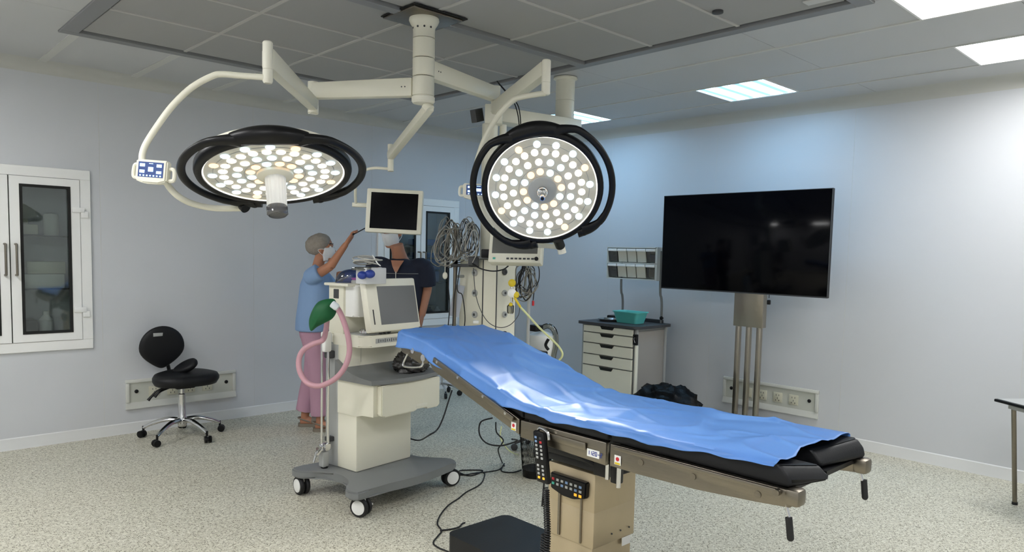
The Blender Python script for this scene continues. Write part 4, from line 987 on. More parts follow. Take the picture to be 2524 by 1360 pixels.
lamp_head(t, C1, N1, rt+CU*(-0.0), math.radians(-22), False, SURGICAL)

E2 = at(1222, 225, 4.78); J2 = at(1346, 190, 3.98)
t = surgical('right surgical lamp facing the camera, with a short steel handle post', C2, N2, E2, J2, None, 0, True, 2.614, 0.105, None, None, None, 2.50)
beam(MB(), V((E2.x, E2.y, 2.52)), J2+V((0, 0, 0.045)), 0.06, 0.085, 0.085, bev=0.012).build('spring_arm', 'cream', t)
MB().lathe([(0.02, 0), (0.0245, 0.006), (0.0245, 0.12), (0.0225, 0.122), (0.0245, 0.124), (0.0245, 0.185), (0.018, 0.19), (0.001, 0.19)], (J2.x, J2.y, at(1346, 148, 3.98).z), dn, 28).build('swivel_joint', 'cream2', t)
yoke(t, [at(1344, 230, 3.98), at(1320, 233, 3.98), at(1282, 240, 3.99), at(1262, 248, 4.0), at(1228, 285, 4.02), at(1198, 335, 4.04), at(1178, 390, 4.06), at(1168, 440, 4.08)], 0.0155)
yoke(t, [at(1180, 485, 4.15), at(1200, 530, 4.2), at(1250, 580, 4.25), at(1310, 602, 4.28), at(1350, 606, 4.28), at(1385, 610, 4.26)], 0.0145)
MB().cyl(at(1378, 592, 4.18), at(1386, 624, 4.2), 0.024, n=20).build('pivot_cap', 'cream2', t)
MB().cyl(at(1374, 588, 4.10), at(1381, 606, 4.16), 0.028, n=20).build('pivot_knob', 'black', t)
MB().tube([at(1380, 605, 4.22), at(1350, 560, 4.2), C2-N2*0.09], 0.022, 12).build('pivot_arm', 'cream', t)
ctrl(t, at(1142, 451, 4.14), at(1218, 455, 4.16), at(1143, 485, 4.14), 'control_monitor')
lamp_head(t, C2, N2, rt, math.radians(2), True, SURGICAL*1.9)

# ------------------------------------------------------------------ small ceiling monitor above the man
A0 = at(1060, 262, 4.16); A1 = at(962, 384, 4.95)
t = thing('ceiling_monitor', 'cream framed flat monitor, dark, hanging from the lamp column in front of the man', 'monitor', at(972, 520, 5.15))
beam(MB(), A0, A1, 0.05, 0.055, 0.055, bev=0.01).build('spring_arm', 'cream', t)
MB().cyl(V((LC.x+0.02, LC.y, 2.41)), A0+V((0, 0, -0.02)), 0.03, n=20).build('arm_hub', 'cream', t)
MB().cyl(at(963, 356, 4.98), at(963, 422, 4.98), 0.021, n=20).build('swivel_joint', 'cream', t)
MB().tube([at(958, 416, 4.99), at(925, 414, 5.0), at(900, 419, 5.02), at(884, 432, 5.05), at(877, 455, 5.1), at(876, 480, 5.15), at(877, 500, 5.2)], 0.010, 10).build('support_tube', 'cream', t)
MB().box((0, 0, 0), (0.13, 0.03, 0.035), T=tri(at(871, 498, 5.22), at(912, 500, 5.22), at(871, 511, 5.22))[0], bev=0.004).build('monitor_bracket', 'cream', t)
T, w, h = tri(at(905, 463, 5.12), at(1043, 470, 5.10), at(902, 571, 5.12))
MB().box((0, 0, -0.025), (w, h, 0.05), T=T, bev=0.008).build('monitor_casing', 'cream', t)
MB().box((0.001, 0.001, 0.001), (w*0.84, h*0.82, 0.004), T=T).build('monitor_screen', 'screen', t)

# ------------------------------------------------------------------ medical supply pendant
t = thing('supply_pendant', 'cream medical supply pendant with gas outlets behind the right surgical lamp', 'pendant', (4.14, 3.85, 2.91))
PC = V((4.14, 3.83, 0))
MB().lathe([(0.09, 0), (0.092, 0.01), (0.073, 0.02), (0.072, 0.17), (0.068, 0.172), (0.072, 0.174), (0.072, 0.32)], (PC.x, PC.y, 2.905), dn, 36).build('ceiling_column', 'cream', t)
b = MB(); a0 = V((4.20, 3.77, 2.535)); a1 = V((3.44, 3.88, 2.535))
beam(b, a0, a1, 0.15, 0.10, bev=0.006).build('horizontal_arm', 'cream', t)
dd = (a1-a0).normalized()
MB().cyl(a0+V((0, 0, 0.0))-dd*0.06, a0-dd*0.06+V((0, 0, -0.02)), 0.05, n=20)
lg = CF.copy(); lg.z = 0; lg.normalize(); lr = V((CR.x, CR.y, 0)).normalized()
pc = at(1203, 600, 5.0); pc.z = 0
def pl(x, y, z): return V((pc.x, pc.y, 0))+lr*x+lg*y+V((0, 0, z))
T = tri(at(1171, 270, 4.95), at(1189, 266, 5.05), at(1171, 303, 4.95))
MB().box((0, 0, -0.02), (T[1], T[2], 0.04), T=T[0]).build('arm_end_vent', 'dgrey', t)
MB().box((0, 0, 0), (0.12, 0.12, 0.13), T=Matrix.Translation(pl(0.02, 0.06, 2.515)) @ Matrix.Rotation(YAW, 4, 'Z'), bev=0.006).build('arm_end_block', 'cream2', t)
MB().cyl(pl(-0.005, 0.10, 2.46), pl(-0.005, 0.10, 1.50), 0.055, n=28).build('drop_tube', 'cream', t)
MB().cyl(pl(0.085, 0.12, 2.46), pl(0.085, 0.12, 1.50), 0.025, n=20).build('side_tube', 'cream2', t)
poly = [(-.20, .14), (-.03, 0), (.065, 0), (.195, .11), (.195, .32), (-.20, .34)]
bd = MB().prism(poly, V((pc.x, pc.y, 0.62)), lr, lg, (0, 0, 0.90)).build('supply_body', 'cream', t, ang=20)
for x, y in ((-.03, 0), (.065, 0)):
    MB().cyl(pl(x, y, 0.62), pl(x, y, 1.52), 0.004, n=8).build('body_seam', 'dgrey', bd)
MB().box((0, 0, 0), (0.36, 0.30, 0.02), T=Matrix.Translation(pl(0, 0.18, 1.535)) @ Matrix.Rotation(YAW-PI/2, 4, 'Z'), bev=0.004).build('top_shelf', 'lgrey', t)
fl = ((V(lr)*0.17-lg*0.14).normalized(), (-(lr*0.14)-lg*0.17).normalized()); fr = ((lr*0.13+lg*0.11).normalized(), (lr*0.11-lg*0.13).normalized())
def outlet(px, py, side, r=0.024, col='lgrey'):
    nrm = fl[1] if side == 'l' else fr[1]
    base = pl(-.03, 0, 1) if side == 'l' else pl(.065, 0, 1)
    d = ray(px, py); tt = (base-CO).dot(nrm)/d.dot(nrm); p = CO+d*tt
    o = MB().lathe([(r, 0), (r, 0.008), (r*0.8, 0.014), (r*0.45, 0.014), (r*0.4, 0.006), (0.001, 0.006)], p, nrm, 20).build('gas_outlet', col, bd)
    MB().lathe([(r*0.42, 0), (r*0.42, 0.009), (0.001, 0.009)], p+nrm*0.001, nrm, 12).build('outlet_core', 'dgrey', o)
for y in (672, 722, 775): outlet(1171, y, 'l')
for y, c_ in ((670, 'black'), (722, 'yellow'), (775, 'lgrey'), (823, 'black')): outlet(1243, y, 'r', 0.022, 'lgrey' if c_ != 'black' else 'dgrey')
p = at(1173, 793, 4.98); MB().box(p, (0.04, 0.04, 0.02), bev=0.004, rz=YAW).build('outlet_label', 'white', bd)
# patient monitor on the pendant
t = thing('patient_monitor', 'large grey screened patient monitor on the pendant behind the right lamp', 'monitor', at(1262, 600, 4.75))
T, w, h = tri(at(1212, 515, 4.80), at(1341, 515, 4.72), at(1198, 646, 4.74))
MB().box((0, 0, -0.05), (w, h, 0.10), T=T, bev=0.012).build('monitor_casing', 'cream', t)
MB().box((0, h*0.05, 0.0), (w*0.86, h*0.76, 0.004), T=T).build('monitor_screen', 'gscreen2', t)
b = MB()
for k in range(7): b.box(((-0.12+k*0.078)*w, -h*0.425, 0.001), (w*0.05, h*0.03, 0.004), T=T)
b.build('monitor_keys', 'dgrey', t)
MB().lathe([(0.013, 0), (0.013, 0.008), (0.001, 0.008)], T @ V((w*0.42, -h*0.425, 0)), T.to_3x3() @ V((0, 0, 1)), 16).build('monitor_knob', 'black', t)
MB().box((-0.38*w, -h*0.425, 0.001), (w*0.05, h*0.035, 0.004), T=T).build('status_lamp', 'gbtn', t)
# bundles of leads left of the pendant
def bundle(nm, label, cxp, cyp, D, n, rx, ry, mats, seed, cat='cables', sag=0.0):
    rnd = random.Random(seed); t = thing(nm, label, cat, at(cxp, cyp, D))
    for k in range(n):
        ax = rx*(0.45+0.6*rnd.random()); ay = ry*(0.6+0.5*rnd.random()); ox = rnd.uniform(-rx, rx)*0.6; oy = rnd.uniform(-ry, ry)*0.25; dz = rnd.uniform(-0.06, 0.06); ph = rnd.uniform(-0.4, 0.4)
        P = []
        for q in range(12):
            a = 2*PI*q/12; P.append(at(cxp, cyp, D)+CR*(ox+ax*math.cos(a+ph)*(1-0.35*math.sin(a))+rnd.uniform(-1, 1)*0.009)+CU*(oy+ay*math.sin(a)+rnd.uniform(-1, 1)*0.011)+CF*(dz+0.02*math.sin(2*a)+rnd.uniform(-1, 1)*0.012))
        MB().tube(P, rnd.choice((0.0028, 0.0035, 0.0045)), 6, closed=True, sub=4).build('cable_loop', rnd.choice(mats), t, ang=80)
    return t
bundle('lead_bundle', 'tangle of grey and white monitor leads hanging left of the pendant, nearer the man', 1106, 602, 5.05, 20, 0.080, 0.15, ['lead', 'lead', 'lgrey', 'dgrey', 'whose', 'lead'], 5)
bundle('lead_bundle', 'tangle of grey leads hanging beside the pendant, right of the other tangle', 1155, 592, 5.02, 15, 0.06, 0.13, ['lead', 'lgrey', 'dgrey', 'whose', 'dgrey'], 9)
tb = bundle('probe_bundle', 'coils of black and grey monitor cables hanging right of the pendant', 1298, 690, 4.95, 12, 0.05, 0.12, ['dgrey', 'rubber', 'rubber', 'lead', 'lead'], 13)
MB().tube([at(1316, 640, 4.93), at(1328, 660, 4.93), at(1328, 690, 4.93), at(1318, 712, 4.93), at(1314, 740, 4.93)], 0.004, 6).build('probe_cable', 'rubber', tb)
MB().box(at(1314, 747, 4.93), (0.014, 0.014, 0.035), bev=0.004).build('probe_plug', 'red', tb)
# pole with a rail left of the pendant
t = thing('infusion_pole', 'slim steel pole with a rail and clamps left of the pendant', 'pole', onz(1121, 1000, 0))
q0 = at(1121, 700, 5.08); x0, y0 = q0.x, q0.y
MB().cyl((x0, y0, 0.72), (x0, y0, at(1121, 555, 5.08).z), 0.0125, n=16).build('pole', 'steel', t)
beam(MB(), at(1112, 654, 5.05), at(1180, 654, 5.0), 0.03, 0.022, bev=0.003).build('rail', 'dgrey', t)
MB().box((0, 0, 0), (0.07, 0.06, 0.075), T=tri(at(1154, 632, 4.98), at(1180, 632, 4.98), at(1154, 656, 4.98))[0], bev=0.006).build('rail_clamp', 'dgrey', t)
MB().box((0, 0, 0), (0.03, 0.03, 0.03), T=Matrix.Translation((x0, y0, 1.50)), bev=0.006).build('pole_clamp', 'black', t)
beam(MB(), V((x0, y0, 0.74)), pl(-.1, .2, 0.74), 0.03, 0.03).build('lower_bracket', 'lgrey', t)
beam(MB(), V((x0, y0, 1.40)), pl(-.1, .2, 1.40), 0.02, 0.02).build('upper_bracket', 'lgrey', t)
MB().tube([at(1127, 655, 5.02), at(1124, 700, 5.02), at(1119, 740, 5.02), at(1116, 800, 5.02), at(1108, 845, 5.02)], 0.004, 6).tube([at(1134, 656, 5.02), at(1127, 705, 5.02), at(1130, 720, 5.02), at(1140, 730, 5.02), at(1146, 790, 5.02), at(1135, 845, 5.02)], 0.004, 6).tube([at(1102, 640, 5.05), at(1105, 700, 5.05), at(1108, 760, 5.05), at(1100, 845, 5.05)], 0.004, 6).build('pole_cables', 'rubber', t, ang=80)
MB().ball(at(1097, 679, 5.0), (0.018, 0.018, 0.025)).tube([at(1097, 672, 5.0), at(1097, 640, 5.0)], 0.003, 6).build('pull_knob', 'cream2', t)
T, w, h = tri(at(1121, 700, 5.1), at(1146, 705, 5.1), at(1121, 780, 5.1))
MB().box((0, 0, 0), (w, h, 0.002), T=T).build('paper_sheet', 'paper', None, label='white paper sheet hanging from the slim pole left of the pendant', cat='paper')
# handset and small box on the shelf over the pendant body
MB().box((0, 0, 0), (0.09, 0.08, 0.06), T=Matrix.Translation(at(1200, 625, 4.9)+lg*0.06) @ Matrix.Rotation(YAW, 4, 'Z'), bev=0.008).build('module_box', 'black', None, label='small black module box on the pendant shelf left of the patient monitor', cat='box')
# flow meters and hose on the right flank
t = thing('flowmeter', 'yellow and clear flowmeters plugged into the right side of the pendant', 'flowmeter', at(1264, 720, 4.9))
for px_, py_, r, mm in ((1262, 697, 0.026, 'yellow'), (1262, 722, 0.030, 'white'), (1272, 726, 0.022, 'yellow'), (1259, 750, 0.014, 'yellow')):
    p = at(px_, py_, 4.9); MB().lathe([(r*0.5, 0), (r, 0.004), (r, 0.02), (r*0.7, 0.028), (r*0.35, 0.03), (0.001, 0.03)], p, -lg, 22).build('gauge', mm, t)
MB().lathe([(0.02, 0), (0.024, 0.01), (0.024, 0.05), (0.015, 0.06)], at(1258, 772, 4.9), (0, 0, 1), 18).build('gauge_bowl', 'clear', t)
MB().cyl(at(1268, 733, 4.89), at(1283, 757, 4.89), 0.008, n=10).build('hose_tail', 'yellow', t)
MB().cyl(at(1262, 690, 4.93), at(1262, 775, 4.93), 0.008, n=10).build('meter_stem', 'chrome', t)
MB().tube([at(1283, 757, 4.88), at(1300, 775, 4.88), at(1330, 808, 4.88), at(1362, 838, 4.88), at(1380, 858, 4.88), at(1386, 876, 4.88), at(1372, 895, 4.9), at(1350, 930, 4.95)], 0.0075, 10).build('air_hose', 'yhose', None, ang=80, label='pale yellow air hose curving down from the pendant flowmeters', cat='hose')
MB().tube([at(1167, 660, 4.95), at(1172, 722, 4.93), at(1185, 765, 4.9), at(1205, 795, 4.88), at(1232, 807, 4.88), at(1258, 800, 4.88), at(1277, 778, 4.88), at(1281, 758, 4.89)], 0.0028, 6).build('thin_tube', 'dgrey', None, ang=80, label='thin dark tube looping across the front of the pendant', cat='tube')
MB().tube([at(1163, 648, 4.95), at(1185, 662, 4.9), at(1215, 668, 4.88), at(1240, 664, 4.88), at(1253, 655, 4.9)], 0.005, 6).build('monitor_lead', 'rubber', None, ang=80, label='thick black lead sagging under the patient monitor', cat='cable')
MB().tube([at(1255, 300, 4.7), at(1272, 318, 4.6)], 0.003, 5)
MB().tube([at(1225, 200, 4.9), at(1250, 228, 4.8), at(1274, 255, 4.6), at(1282, 285, 4.5), at(1284, 330, 4.45)], 0.0035, 6).tube([at(1228, 205, 4.9), at(1252, 233, 4.8), at(1266, 250, 4.6), at(1277, 285, 4.5), at(1281, 330, 4.45)], 0.0035, 6).build('arm_cables', 'rubber', None, ang=80, label='pair of thin black cables hanging from the ceiling diffuser behind the right lamp', cat='cable')
p = at(1303, 760, 5.2); MB().cyl((p.x, p.y, 0.72), (p.x, p.y, 1.30), 0.012, n=12).build('thin_rod', 'lgrey', None, label='thin vertical grey rod right of the pendant', cat='rod')
# suction unit behind the table
t = thing('suction_unit', 'white wheeled suction unit with a black lid behind the operating table', 'suction unit', (4.30, 4.05, 0))
bx2 = at(1335, 850, 5.75); x0, y0 = bx2.x, bx2.y
MB().lathe([(0.13, 0.1), (0.14, 0.12), (0.14, 0.30), (0.10, 0.40), (0.085, 0.62), (0.10, 0.72), (0.11, 0.86), (0.10, 0.93), (0.04, 0.955), (0.001, 0.955)], (x0, y0, 0), n=28, sx=0.9).build('unit_body', 'white', t)
MB().box((0, 0, 0), (0.09, 0.09, 0.05), T=Matrix.Translation(at(1320, 808, 5.65)), bev=0.01).build('unit_lid', 'black', t)
MB().tube([at(1330, 812, 5.7), at(1350, 803, 5.7), at(1366, 815, 5.7), at(1370, 845, 5.7), at(1362, 885, 5.7)], 0.022, 12).build('unit_hose', 'clear', t)
MB().tube([at(1352, 835, 5.6), at(1345, 850, 5.6), at(1352, 862, 5.6)], 0.012, 8).box(at(1322, 875, 5.6), (0.16, 0.1, 0.06), bev=0.01).build('unit_fittings', 'black', t)
for a in range(5):
    q = V((math.cos(2*PI*a/5), math.sin(2*PI*a/5), 0)); MB().tube([V((x0, y0, 0.13)), V((x0, y0, 0.09))+q*0.12, V((x0, y0, 0.06))+q*0.2], 0.012, 8).lathe([(0.02, -0.012), (0.027, -0.01), (0.027, 0.01), (0.02, 0.012)], V((x0, y0, 0.028))+q*0.2, V((0, 0, 1)).cross(q), 16).build('leg', 'dgrey', t)

# ------------------------------------------------------------------ anaesthesia machine (local axes: x along the front, -y towards the front)
MO = V((2.595, 3.98, 0)); MR = math.radians(8)
MT = Matrix.Translation(MO) @ Matrix.Rotation(MR, 4, 'Z')
t = thing('anaesthesia_machine', 'cream and grey wheeled anaesthesia machine with a tilted grey screen', 'anaesthesia machine', MO, MR)
am = t
def L(b, nm, m, par=None, **k): return b.build(nm, m, par or am, world=False, **k)
# wheeled base
base = [(-0.45, -0.345), (-0.30, -0.335), (0.0, -0.375), (0.30, -0.345), (0.41, -0.315), (0.42, -0.22), (0.33, -0.12), (0.30, 0.0), (0.30, 0.10), (0.40, 0.22), (0.41, 0.34), (0.2, 0.33), (-0.2, 0.31), (-0.30, 0.33), (-0.42, 0.345), (-0.43, 0.24), (-0.33, 0.15), (-0.31, 0.02), (-0.33, -0.12), (-0.46, -0.24)]
bm_ = MB()
P = bm_.path([V((x, y, 0)) for x, y in base], True, 3)
bm_.prism([(p.x, p.y) for p in P], (0, 0, 0.118), (1, 0, 0), (0, 1, 0), (0, 0, 0.052))
bmesh.ops.bevel(bm_.bm, geom=[e for e in bm_.bm.edges if abs(e.verts[0].co.z-e.verts[1].co.z) < 1e-5], offset=0.010, segments=2, affect='EDGES')
L(bm_, 'wheel_base', 'grey')
for sx, sy in ((-1, -1), (1, -1), (1, 1), (-1, 1)):
    x, y = sx*0.384, sy*0.292
    cs = L(MB().cyl((x, y, 0.07), (x, y, 0.125), 0.018, n=14).box((x, y, 0.095), (0.05, 0.05, 0.03), bev=0.01), 'caster', 'white')
    ax = {(-1, -1): (-0.95, -0.30, 0), (1, -1): (-0.30, -0.93, 0), (-1, 1): (-0.96, 0.15, 0), (1, 1): (-0.4, -0.9, 0)}[(sx, sy)]
    A = V(ax).normalized()
    for s in (-1, 1):
        w = MB().lathe([(0.02, -0.012), (0.056, -0.012), (0.0595, -0.006), (0.0595, 0.006), (0.056, 0.012), (0.02, 0.012)], V((x, y, 0.06))+A*s*0.020, A, 32)
        wh = L(w, 'wheel', 'rubber', cs)
        L(MB().lathe([(0.043, 0.0), (0.043, 0.004), (0.030, 0.007), (0.001, 0.007)], V((x, y, 0.06))+A*s*0.032, A*s, 28), 'wheel_disc', 'white', cs)
    if (sx, sy) == (-1, -1): L(MB().box((x+0.05, y-0.01, 0.06), (0.05, 0.025, 0.012), bev=0.004), 'brake_pedal', 'white', cs)
# cabinets
L(MB().box((0.02, 0.10, 0.37), (0.472, 0.28, 0.40), bev=0.012), 'lower_cabinet', 'cream')
L(MB().box((0.03, 0.205, 0.57), (0.50, 0.13, 0.80), bev=0.01), 'rear_column', 'lgrey')
prof = [(0.14, 0.53), (-0.04, 0.53), (-0.10, 0.545), (-0.205, 0.55), (-0.205, 0.745), (0.14, 0.745)]
L(MB().prism(prof, (-0.222, 0, 0), (0, 1, 0), (0, 0, 1), (0.532, 0, 0)), 'drawer_housing', 'cream')
d = MB().prism([(-0.19, 0.745), (-0.19, 0.56), (-0.16, 0.545), (0.10, 0.545), (0.10, 0.565), (0.20, 0.565), (0.20, 0.545), (0.30, 0.545), (0.318, 0.56), (0.318, 0.745)], (0, -0.245, 0), (1, 0, 0), (0, 0, 1), (0, 0.045, 0))
bmesh.ops.bevel(d.bm, geom=list(d.bm.edges), offset=0.006, segments=2, affect='EDGES')
d = L(d, 'drawer', 'cream')
L(MB().box((0.15, -0.244, 0.578), (0.10, 0.006, 0.022), bev=0.002), 'drawer_grip', 'cream2', d)
# curved grey worktop rising to the back
nx = 14; rows = []
b = MB(); top = []; bot = []
for k in range(nx+1):
    x = -0.245+0.60*k/nx; fy = -0.215-0.055*math.sin(PI*min(1, k/nx*1.02))**0.8
    top.append([(x, fy, 0.765), (x, fy+0.004, 0.777), (x, -0.12, 0.784), (x, -0.02, 0.80), (x, 0.06, 0.83), (x, 0.14, 0.872)])
    bot.append([(x, fy, 0.752), (x, fy+0.004, 0.750), (x, -0.12, 0.748), (x, -0.02, 0.748), (x, 0.06, 0.748), (x, 0.14, 0.748)])
b.grid(top); b.grid([r[::-1] for r in bot])
for r0, r1 in ((0, 0), (nx, nx)):
    tt, bb = top[r0], bot[r0]
    for i in range(5): b.quad(tt[i], tt[i+1], bb[i+1], bb[i])
for k in range(nx): b.quad(top[k][0], top[k+1][0], bot[k+1][0], bot[k][0]); b.quad(top[k][5], top[k+1][5], bot[k+1][5], bot[k][5])
bmesh.ops.remove_doubles(b.bm, verts=b.bm.verts, dist=1e-5)
L(b, 'worktop', 'grey')
L(MB().box((0.02, 0.13, 0.905), (0.47, 0.14, 0.20), bev=0.008), 'riser', 'cream')
L(MB().box((-0.10, 0.062, 0.91), (0.004, 0.004, 0.12)), 'riser_seam', 'lgrey')
# upper housing
pts = rounded(0.50, 0.36, 0.06)
b = MB().prism(pts, (0.03, 0.065, 0.965), (1, 0, 0), (0, 1, 0), (0, 0, 0.075))
bmesh.ops.bevel(b.bm, geom=[e for e in b.bm.edges if abs(e.verts[0].co.z-e.verts[1].co.z) < 1e-5], offset=0.010, segments=2, affect='EDGES')
up = L(b, 'tray_housing', 'cream2')
L(MB().box((0.04, -0.118, 1.005), (0.34, 0.004, 0.028)), 'flow_scale', 'lgrey', up)
b = MB()
for k in range(18): b.box((-0.11+k*0.018, -0.1205, 1.005), (0.004, 0.002, 0.014 if k % 3 else 0.022))
L(b, 'scale_marks', 'dgrey', up)
for k in range(3): L(MB().lathe([(0.012, 0), (0.013, 0.01), (0.009, 0.02), (0.001, 0.02)], (-0.075+k*0.032, -0.095, 1.054), (0, -1, 0.2), 16), 'control_knob', 'dgrey', up)
L(MB().box((0.03, 0.165, 1.19), (0.50, 0.15, 0.32), bev=0.010), 'back_housing', 'cream')
L(MB().box((0.02, 0.13, 1.350), (0.54, 0.24, 0.018), bev=0.006), 'top_shelf', 'cream2')
L(MB().box((-0.215, 0.16, 1.29), (0.02, 0.05, 0.06), bev=0.004), 'side_port', 'dgrey')
L(MB().box((-0.1, 0.0, 1.043), (0.2, 0.18, 0.006), bev=0.002), 'tray_insert', 'lgrey')
b = MB().lathe([(0.035, 0), (0.042, 0.006), (0.042, 0.02), (0.03, 0.03), (0.001, 0.032)], (-0.14, -0.03, 1.045), n=28)
vp_ = L(b, 'absorber_ring', 'chrome'); L(MB().tube([(-0.11, -0.06, 1.065), (-0.05, -0.085, 1.07), (-0.01, -0.095, 1.075)], 0.008, 8), 'outlet_pipe', 'dgrey')
# flow and vaporiser block
pts = rounded(0.155, 0.13, 0.03)
b = MB().prism(pts, (-0.125, 0.055, 1.150), (1, 0, 0), (0, 1, 0), (0, 0, 0.20))
bmesh.ops.bevel(b.bm, geom=[e for e in b.bm.edges if abs(e.verts[0].co.z-e.verts[1].co.z) < 1e-5], offset=0.008, segments=2, affect='EDGES')
vz = L(b, 'vaporiser', 'white')
L(MB().lathe([(0.022, 0), (0.024, 0.006), (0.018, 0.014), (0.001, 0.014)], (-0.085, -0.012, 1.255), (0, -1, 0), 22), 'dial', 'lgrey', vz)
L(MB().lathe([(0.009, 0), (0.009, 0.01), (0.001, 0.01)], (-0.085, -0.026, 1.255), (0, -1, 0), 14), 'dial_cap', 'dgrey', vz)
L(MB().box((-0.115, -0.011, 1.19), (0.028, 0.004, 0.045)).box((-0.10, -0.011, 1.31), (0.03, 0.003, 0.008)).box((-0.15, -0.011, 1.30), (0.02, 0.003, 0.004)), 'gauge_window', 'lgrey', vz)
L(MB().box((-0.115, -0.0135, 1.19), (0.006, 0.002, 0.035)), 'gauge_float', 'dgrey', vz)
L(MB().lathe([(0.045, 0), (0.048, 0.006), (0.048, 0.022), (0.04, 0.03), (0.001, 0.03)], (-0.13, 0.05, 1.352), n=28), 'filler_cap', 'lgrey', vz)
L(MB().lathe([(0.044, 0), (0.046, 0.004), (0.046, 0.012), (0.001, 0.014)], (-0.13, 0.05, 1.382), n=28), 'purple_ring', 'purple', vz)
L(MB().box((-0.09, 0.0, 1.372), (0.035, 0.03, 0.03), bev=0.006), 'filler_port', 'white', vz)
# screen panel tilted back
yb_, yt = -0.165, -0.095
X0, X1, Z0, Z1 = -0.205, 0.215, 1.068, 1.396
TL = MT @ V((X0-0.005, yt, Z1)); TR = MT @ V((X1-0.012, yt, Z1)); BL = MT @ V((X0, yb_, Z0))
Tm, w, h = tri(V((X0, yt, Z1)), V((X1, yt, Z1)), V((X0, yb_, Z0)))
pn = L(MB().box((0, 0, -0.03), (w, h, 0.06), T=Tm, bev=0.012), 'screen_panel', 'cream2')
L(MB().box((0.035, -0.004, 0.0), (w*0.755, h*0.72, 0.004), T=Tm), 'panel_screen', 'gscreen', pn)
L(MB().box((-w*0.42, -h*0.22, 0.0), (0.008, h*0.28, 0.006), T=Tm, bev=0.002), 'status_slot', 'dgrey', pn)
b = MB(); b.box((0.05, -0.03, 1.09), (0.12, 0.12, 0.10), bev=0.01); L(b, 'panel_bracket', 'cream')
L(MB().lathe([(0.016, 0), (0.018, 0.008), (0.012, 0.02), (0.001, 0.02)], Tm @ V((w*0.46, -h*0.5-0.008, 0.0)), Tm.to_3x3() @ V((0, 0, 1)), 18), 'rotary_knob', 'dgrey', pn)
# side rail, pole with clamps at the left
L(MB().cyl((-0.262, 0.185, 0.30), (-0.262, 0.185, 1.03), 0.010, n=16).cyl((-0.300, 0.20, 0.28), (-0.300, 0.20, 1.02), 0.007, n=12), 'side_pole', 'chrome')
L(MB().box((-0.275, 0.19, 0.985), (0.055, 0.05, 0.13), bev=0.012), 'pole_bracket', 'white')
L(MB().box((-0.28, 0.19, 0.305), (0.07, 0.05, 0.05), bev=0.012).cyl((-0.30, 0.19, 0.30), (-0.36, 0.17, 0.27), 0.010).cyl((-0.33, 0.2, 0.31), (-0.36, 0.20, 0.22), 0.007).cyl((-0.35, 0.18, 0.29), (-0.37, 0.15, 0.32), 0.008), 'pole_clamp', 'chrome')
L(MB().box((-0.29, 0.19, 0.23), (0.05, 0.05, 0.10), bev=0.01), 'pole_socket', 'lgrey')
L(MB().lathe([(0.02, 0), (0.024, 0.008), (0.022, 0.03), (0.001, 0.03)], (-0.285, 0.19, 0.168), n=18), 'pole_foot', 'rubber')
L(MB().box((-0.24, 0.20, 0.90), (0.05, 0.06, 0.05), bev=0.01).box((-0.235, 0.2, 0.35), (0.05, 0.05, 0.03), bev=0.005), 'rail_mount', 'dgrey')
# right hand side rail block under the table head
L(MB().box((0.335, -0.12, 0.735), (0.05, 0.09, 0.03), bev=0.01), 'corner_bumper', 'rubber')
L(MB().box((0.27, 0.02, 0.50), (0.08, 0.12, 0.03), bev=0.01), 'power_inlet', 'white')

# ------------------------------------------------------------------ pink breathing hose, green bag
D0 = 4.33
MB().tube([at(826, 752, D0), at(838, 770, D0), at(850, 800, D0-0.01), at(859, 835, D0-0.03), at(861, 868, D0-0.04), at(852, 900, D0-0.06), at(834, 926, D0-0.05), at(808, 944, D0-0.03), at(780, 951, D0), at(755, 941, D0+0.02), at(739, 915, D0+0.03), at(737, 885, D0+0.04), at(748, 862, D0+0.04), at(770, 848, D0+0.05), at(795, 838, D0+0.06), at(803, 815, D0+0.12), at(806, 790, D0+0.14)], 0.0165, 14, sub=8).build('breathing_hose', 'hose', None, ang=80, label='thick pink breathing hose looping at the left side of the anaesthesia machine', cat='hose')
def hull3(pts, D, th, nm, m, label, cat, bumpy=0.02):
    # soft pouch with a given outline (list of pixel sightings at distance D), domed to both sides
    C = [at(x, y, D) for x, y in pts]; c = sum(C, V())/len(C)
    b = MB(); P = b.path(C, True, 4); n = len(P); rings = []
    for s, o in ((0.02, 1.0), (0.35, 0.93), (0.65, 0.74), (0.88, 0.42), (0.98, 0.15), (1.0, 0.0), (0.98, -0.15), (0.88, -0.42), (0.65, -0.74), (0.35, -0.93), (0.02, -1.0)):
        rg = []
        for p in P:
            q = c+(p-c)*s; w = noise.noise(q*9)*bumpy; rg.append(b.bm.verts.new(q-CF*(o*th+w)))
        rings.append(rg)
    b.skin(rings); return b.build(nm, m, None, ang=80, label=label, cat=cat)
hull3([(790, 741), (822, 736), (830, 750), (828, 770), (818, 786), (800, 796), (780, 806), (766, 816), (761, 800), (763, 780), (774, 757)], D0+0.03, 0.045, 'breathing_bag', 'green', 'green rubber breathing bag at the end of the pink hose', 'breathing bag')
MB().lathe([(0.020, 0), (0.022, 0.004), (0.022, 0.035), (0.017, 0.045), (0.001, 0.045)], at(818, 748, D0-0.045), (at(830, 757, D0-0.045)-at(818, 748, D0-0.045)), 20).build('hose_connector', 'led_w_plain', None, label='white connector between the green bag and the pink hose', cat='connector')
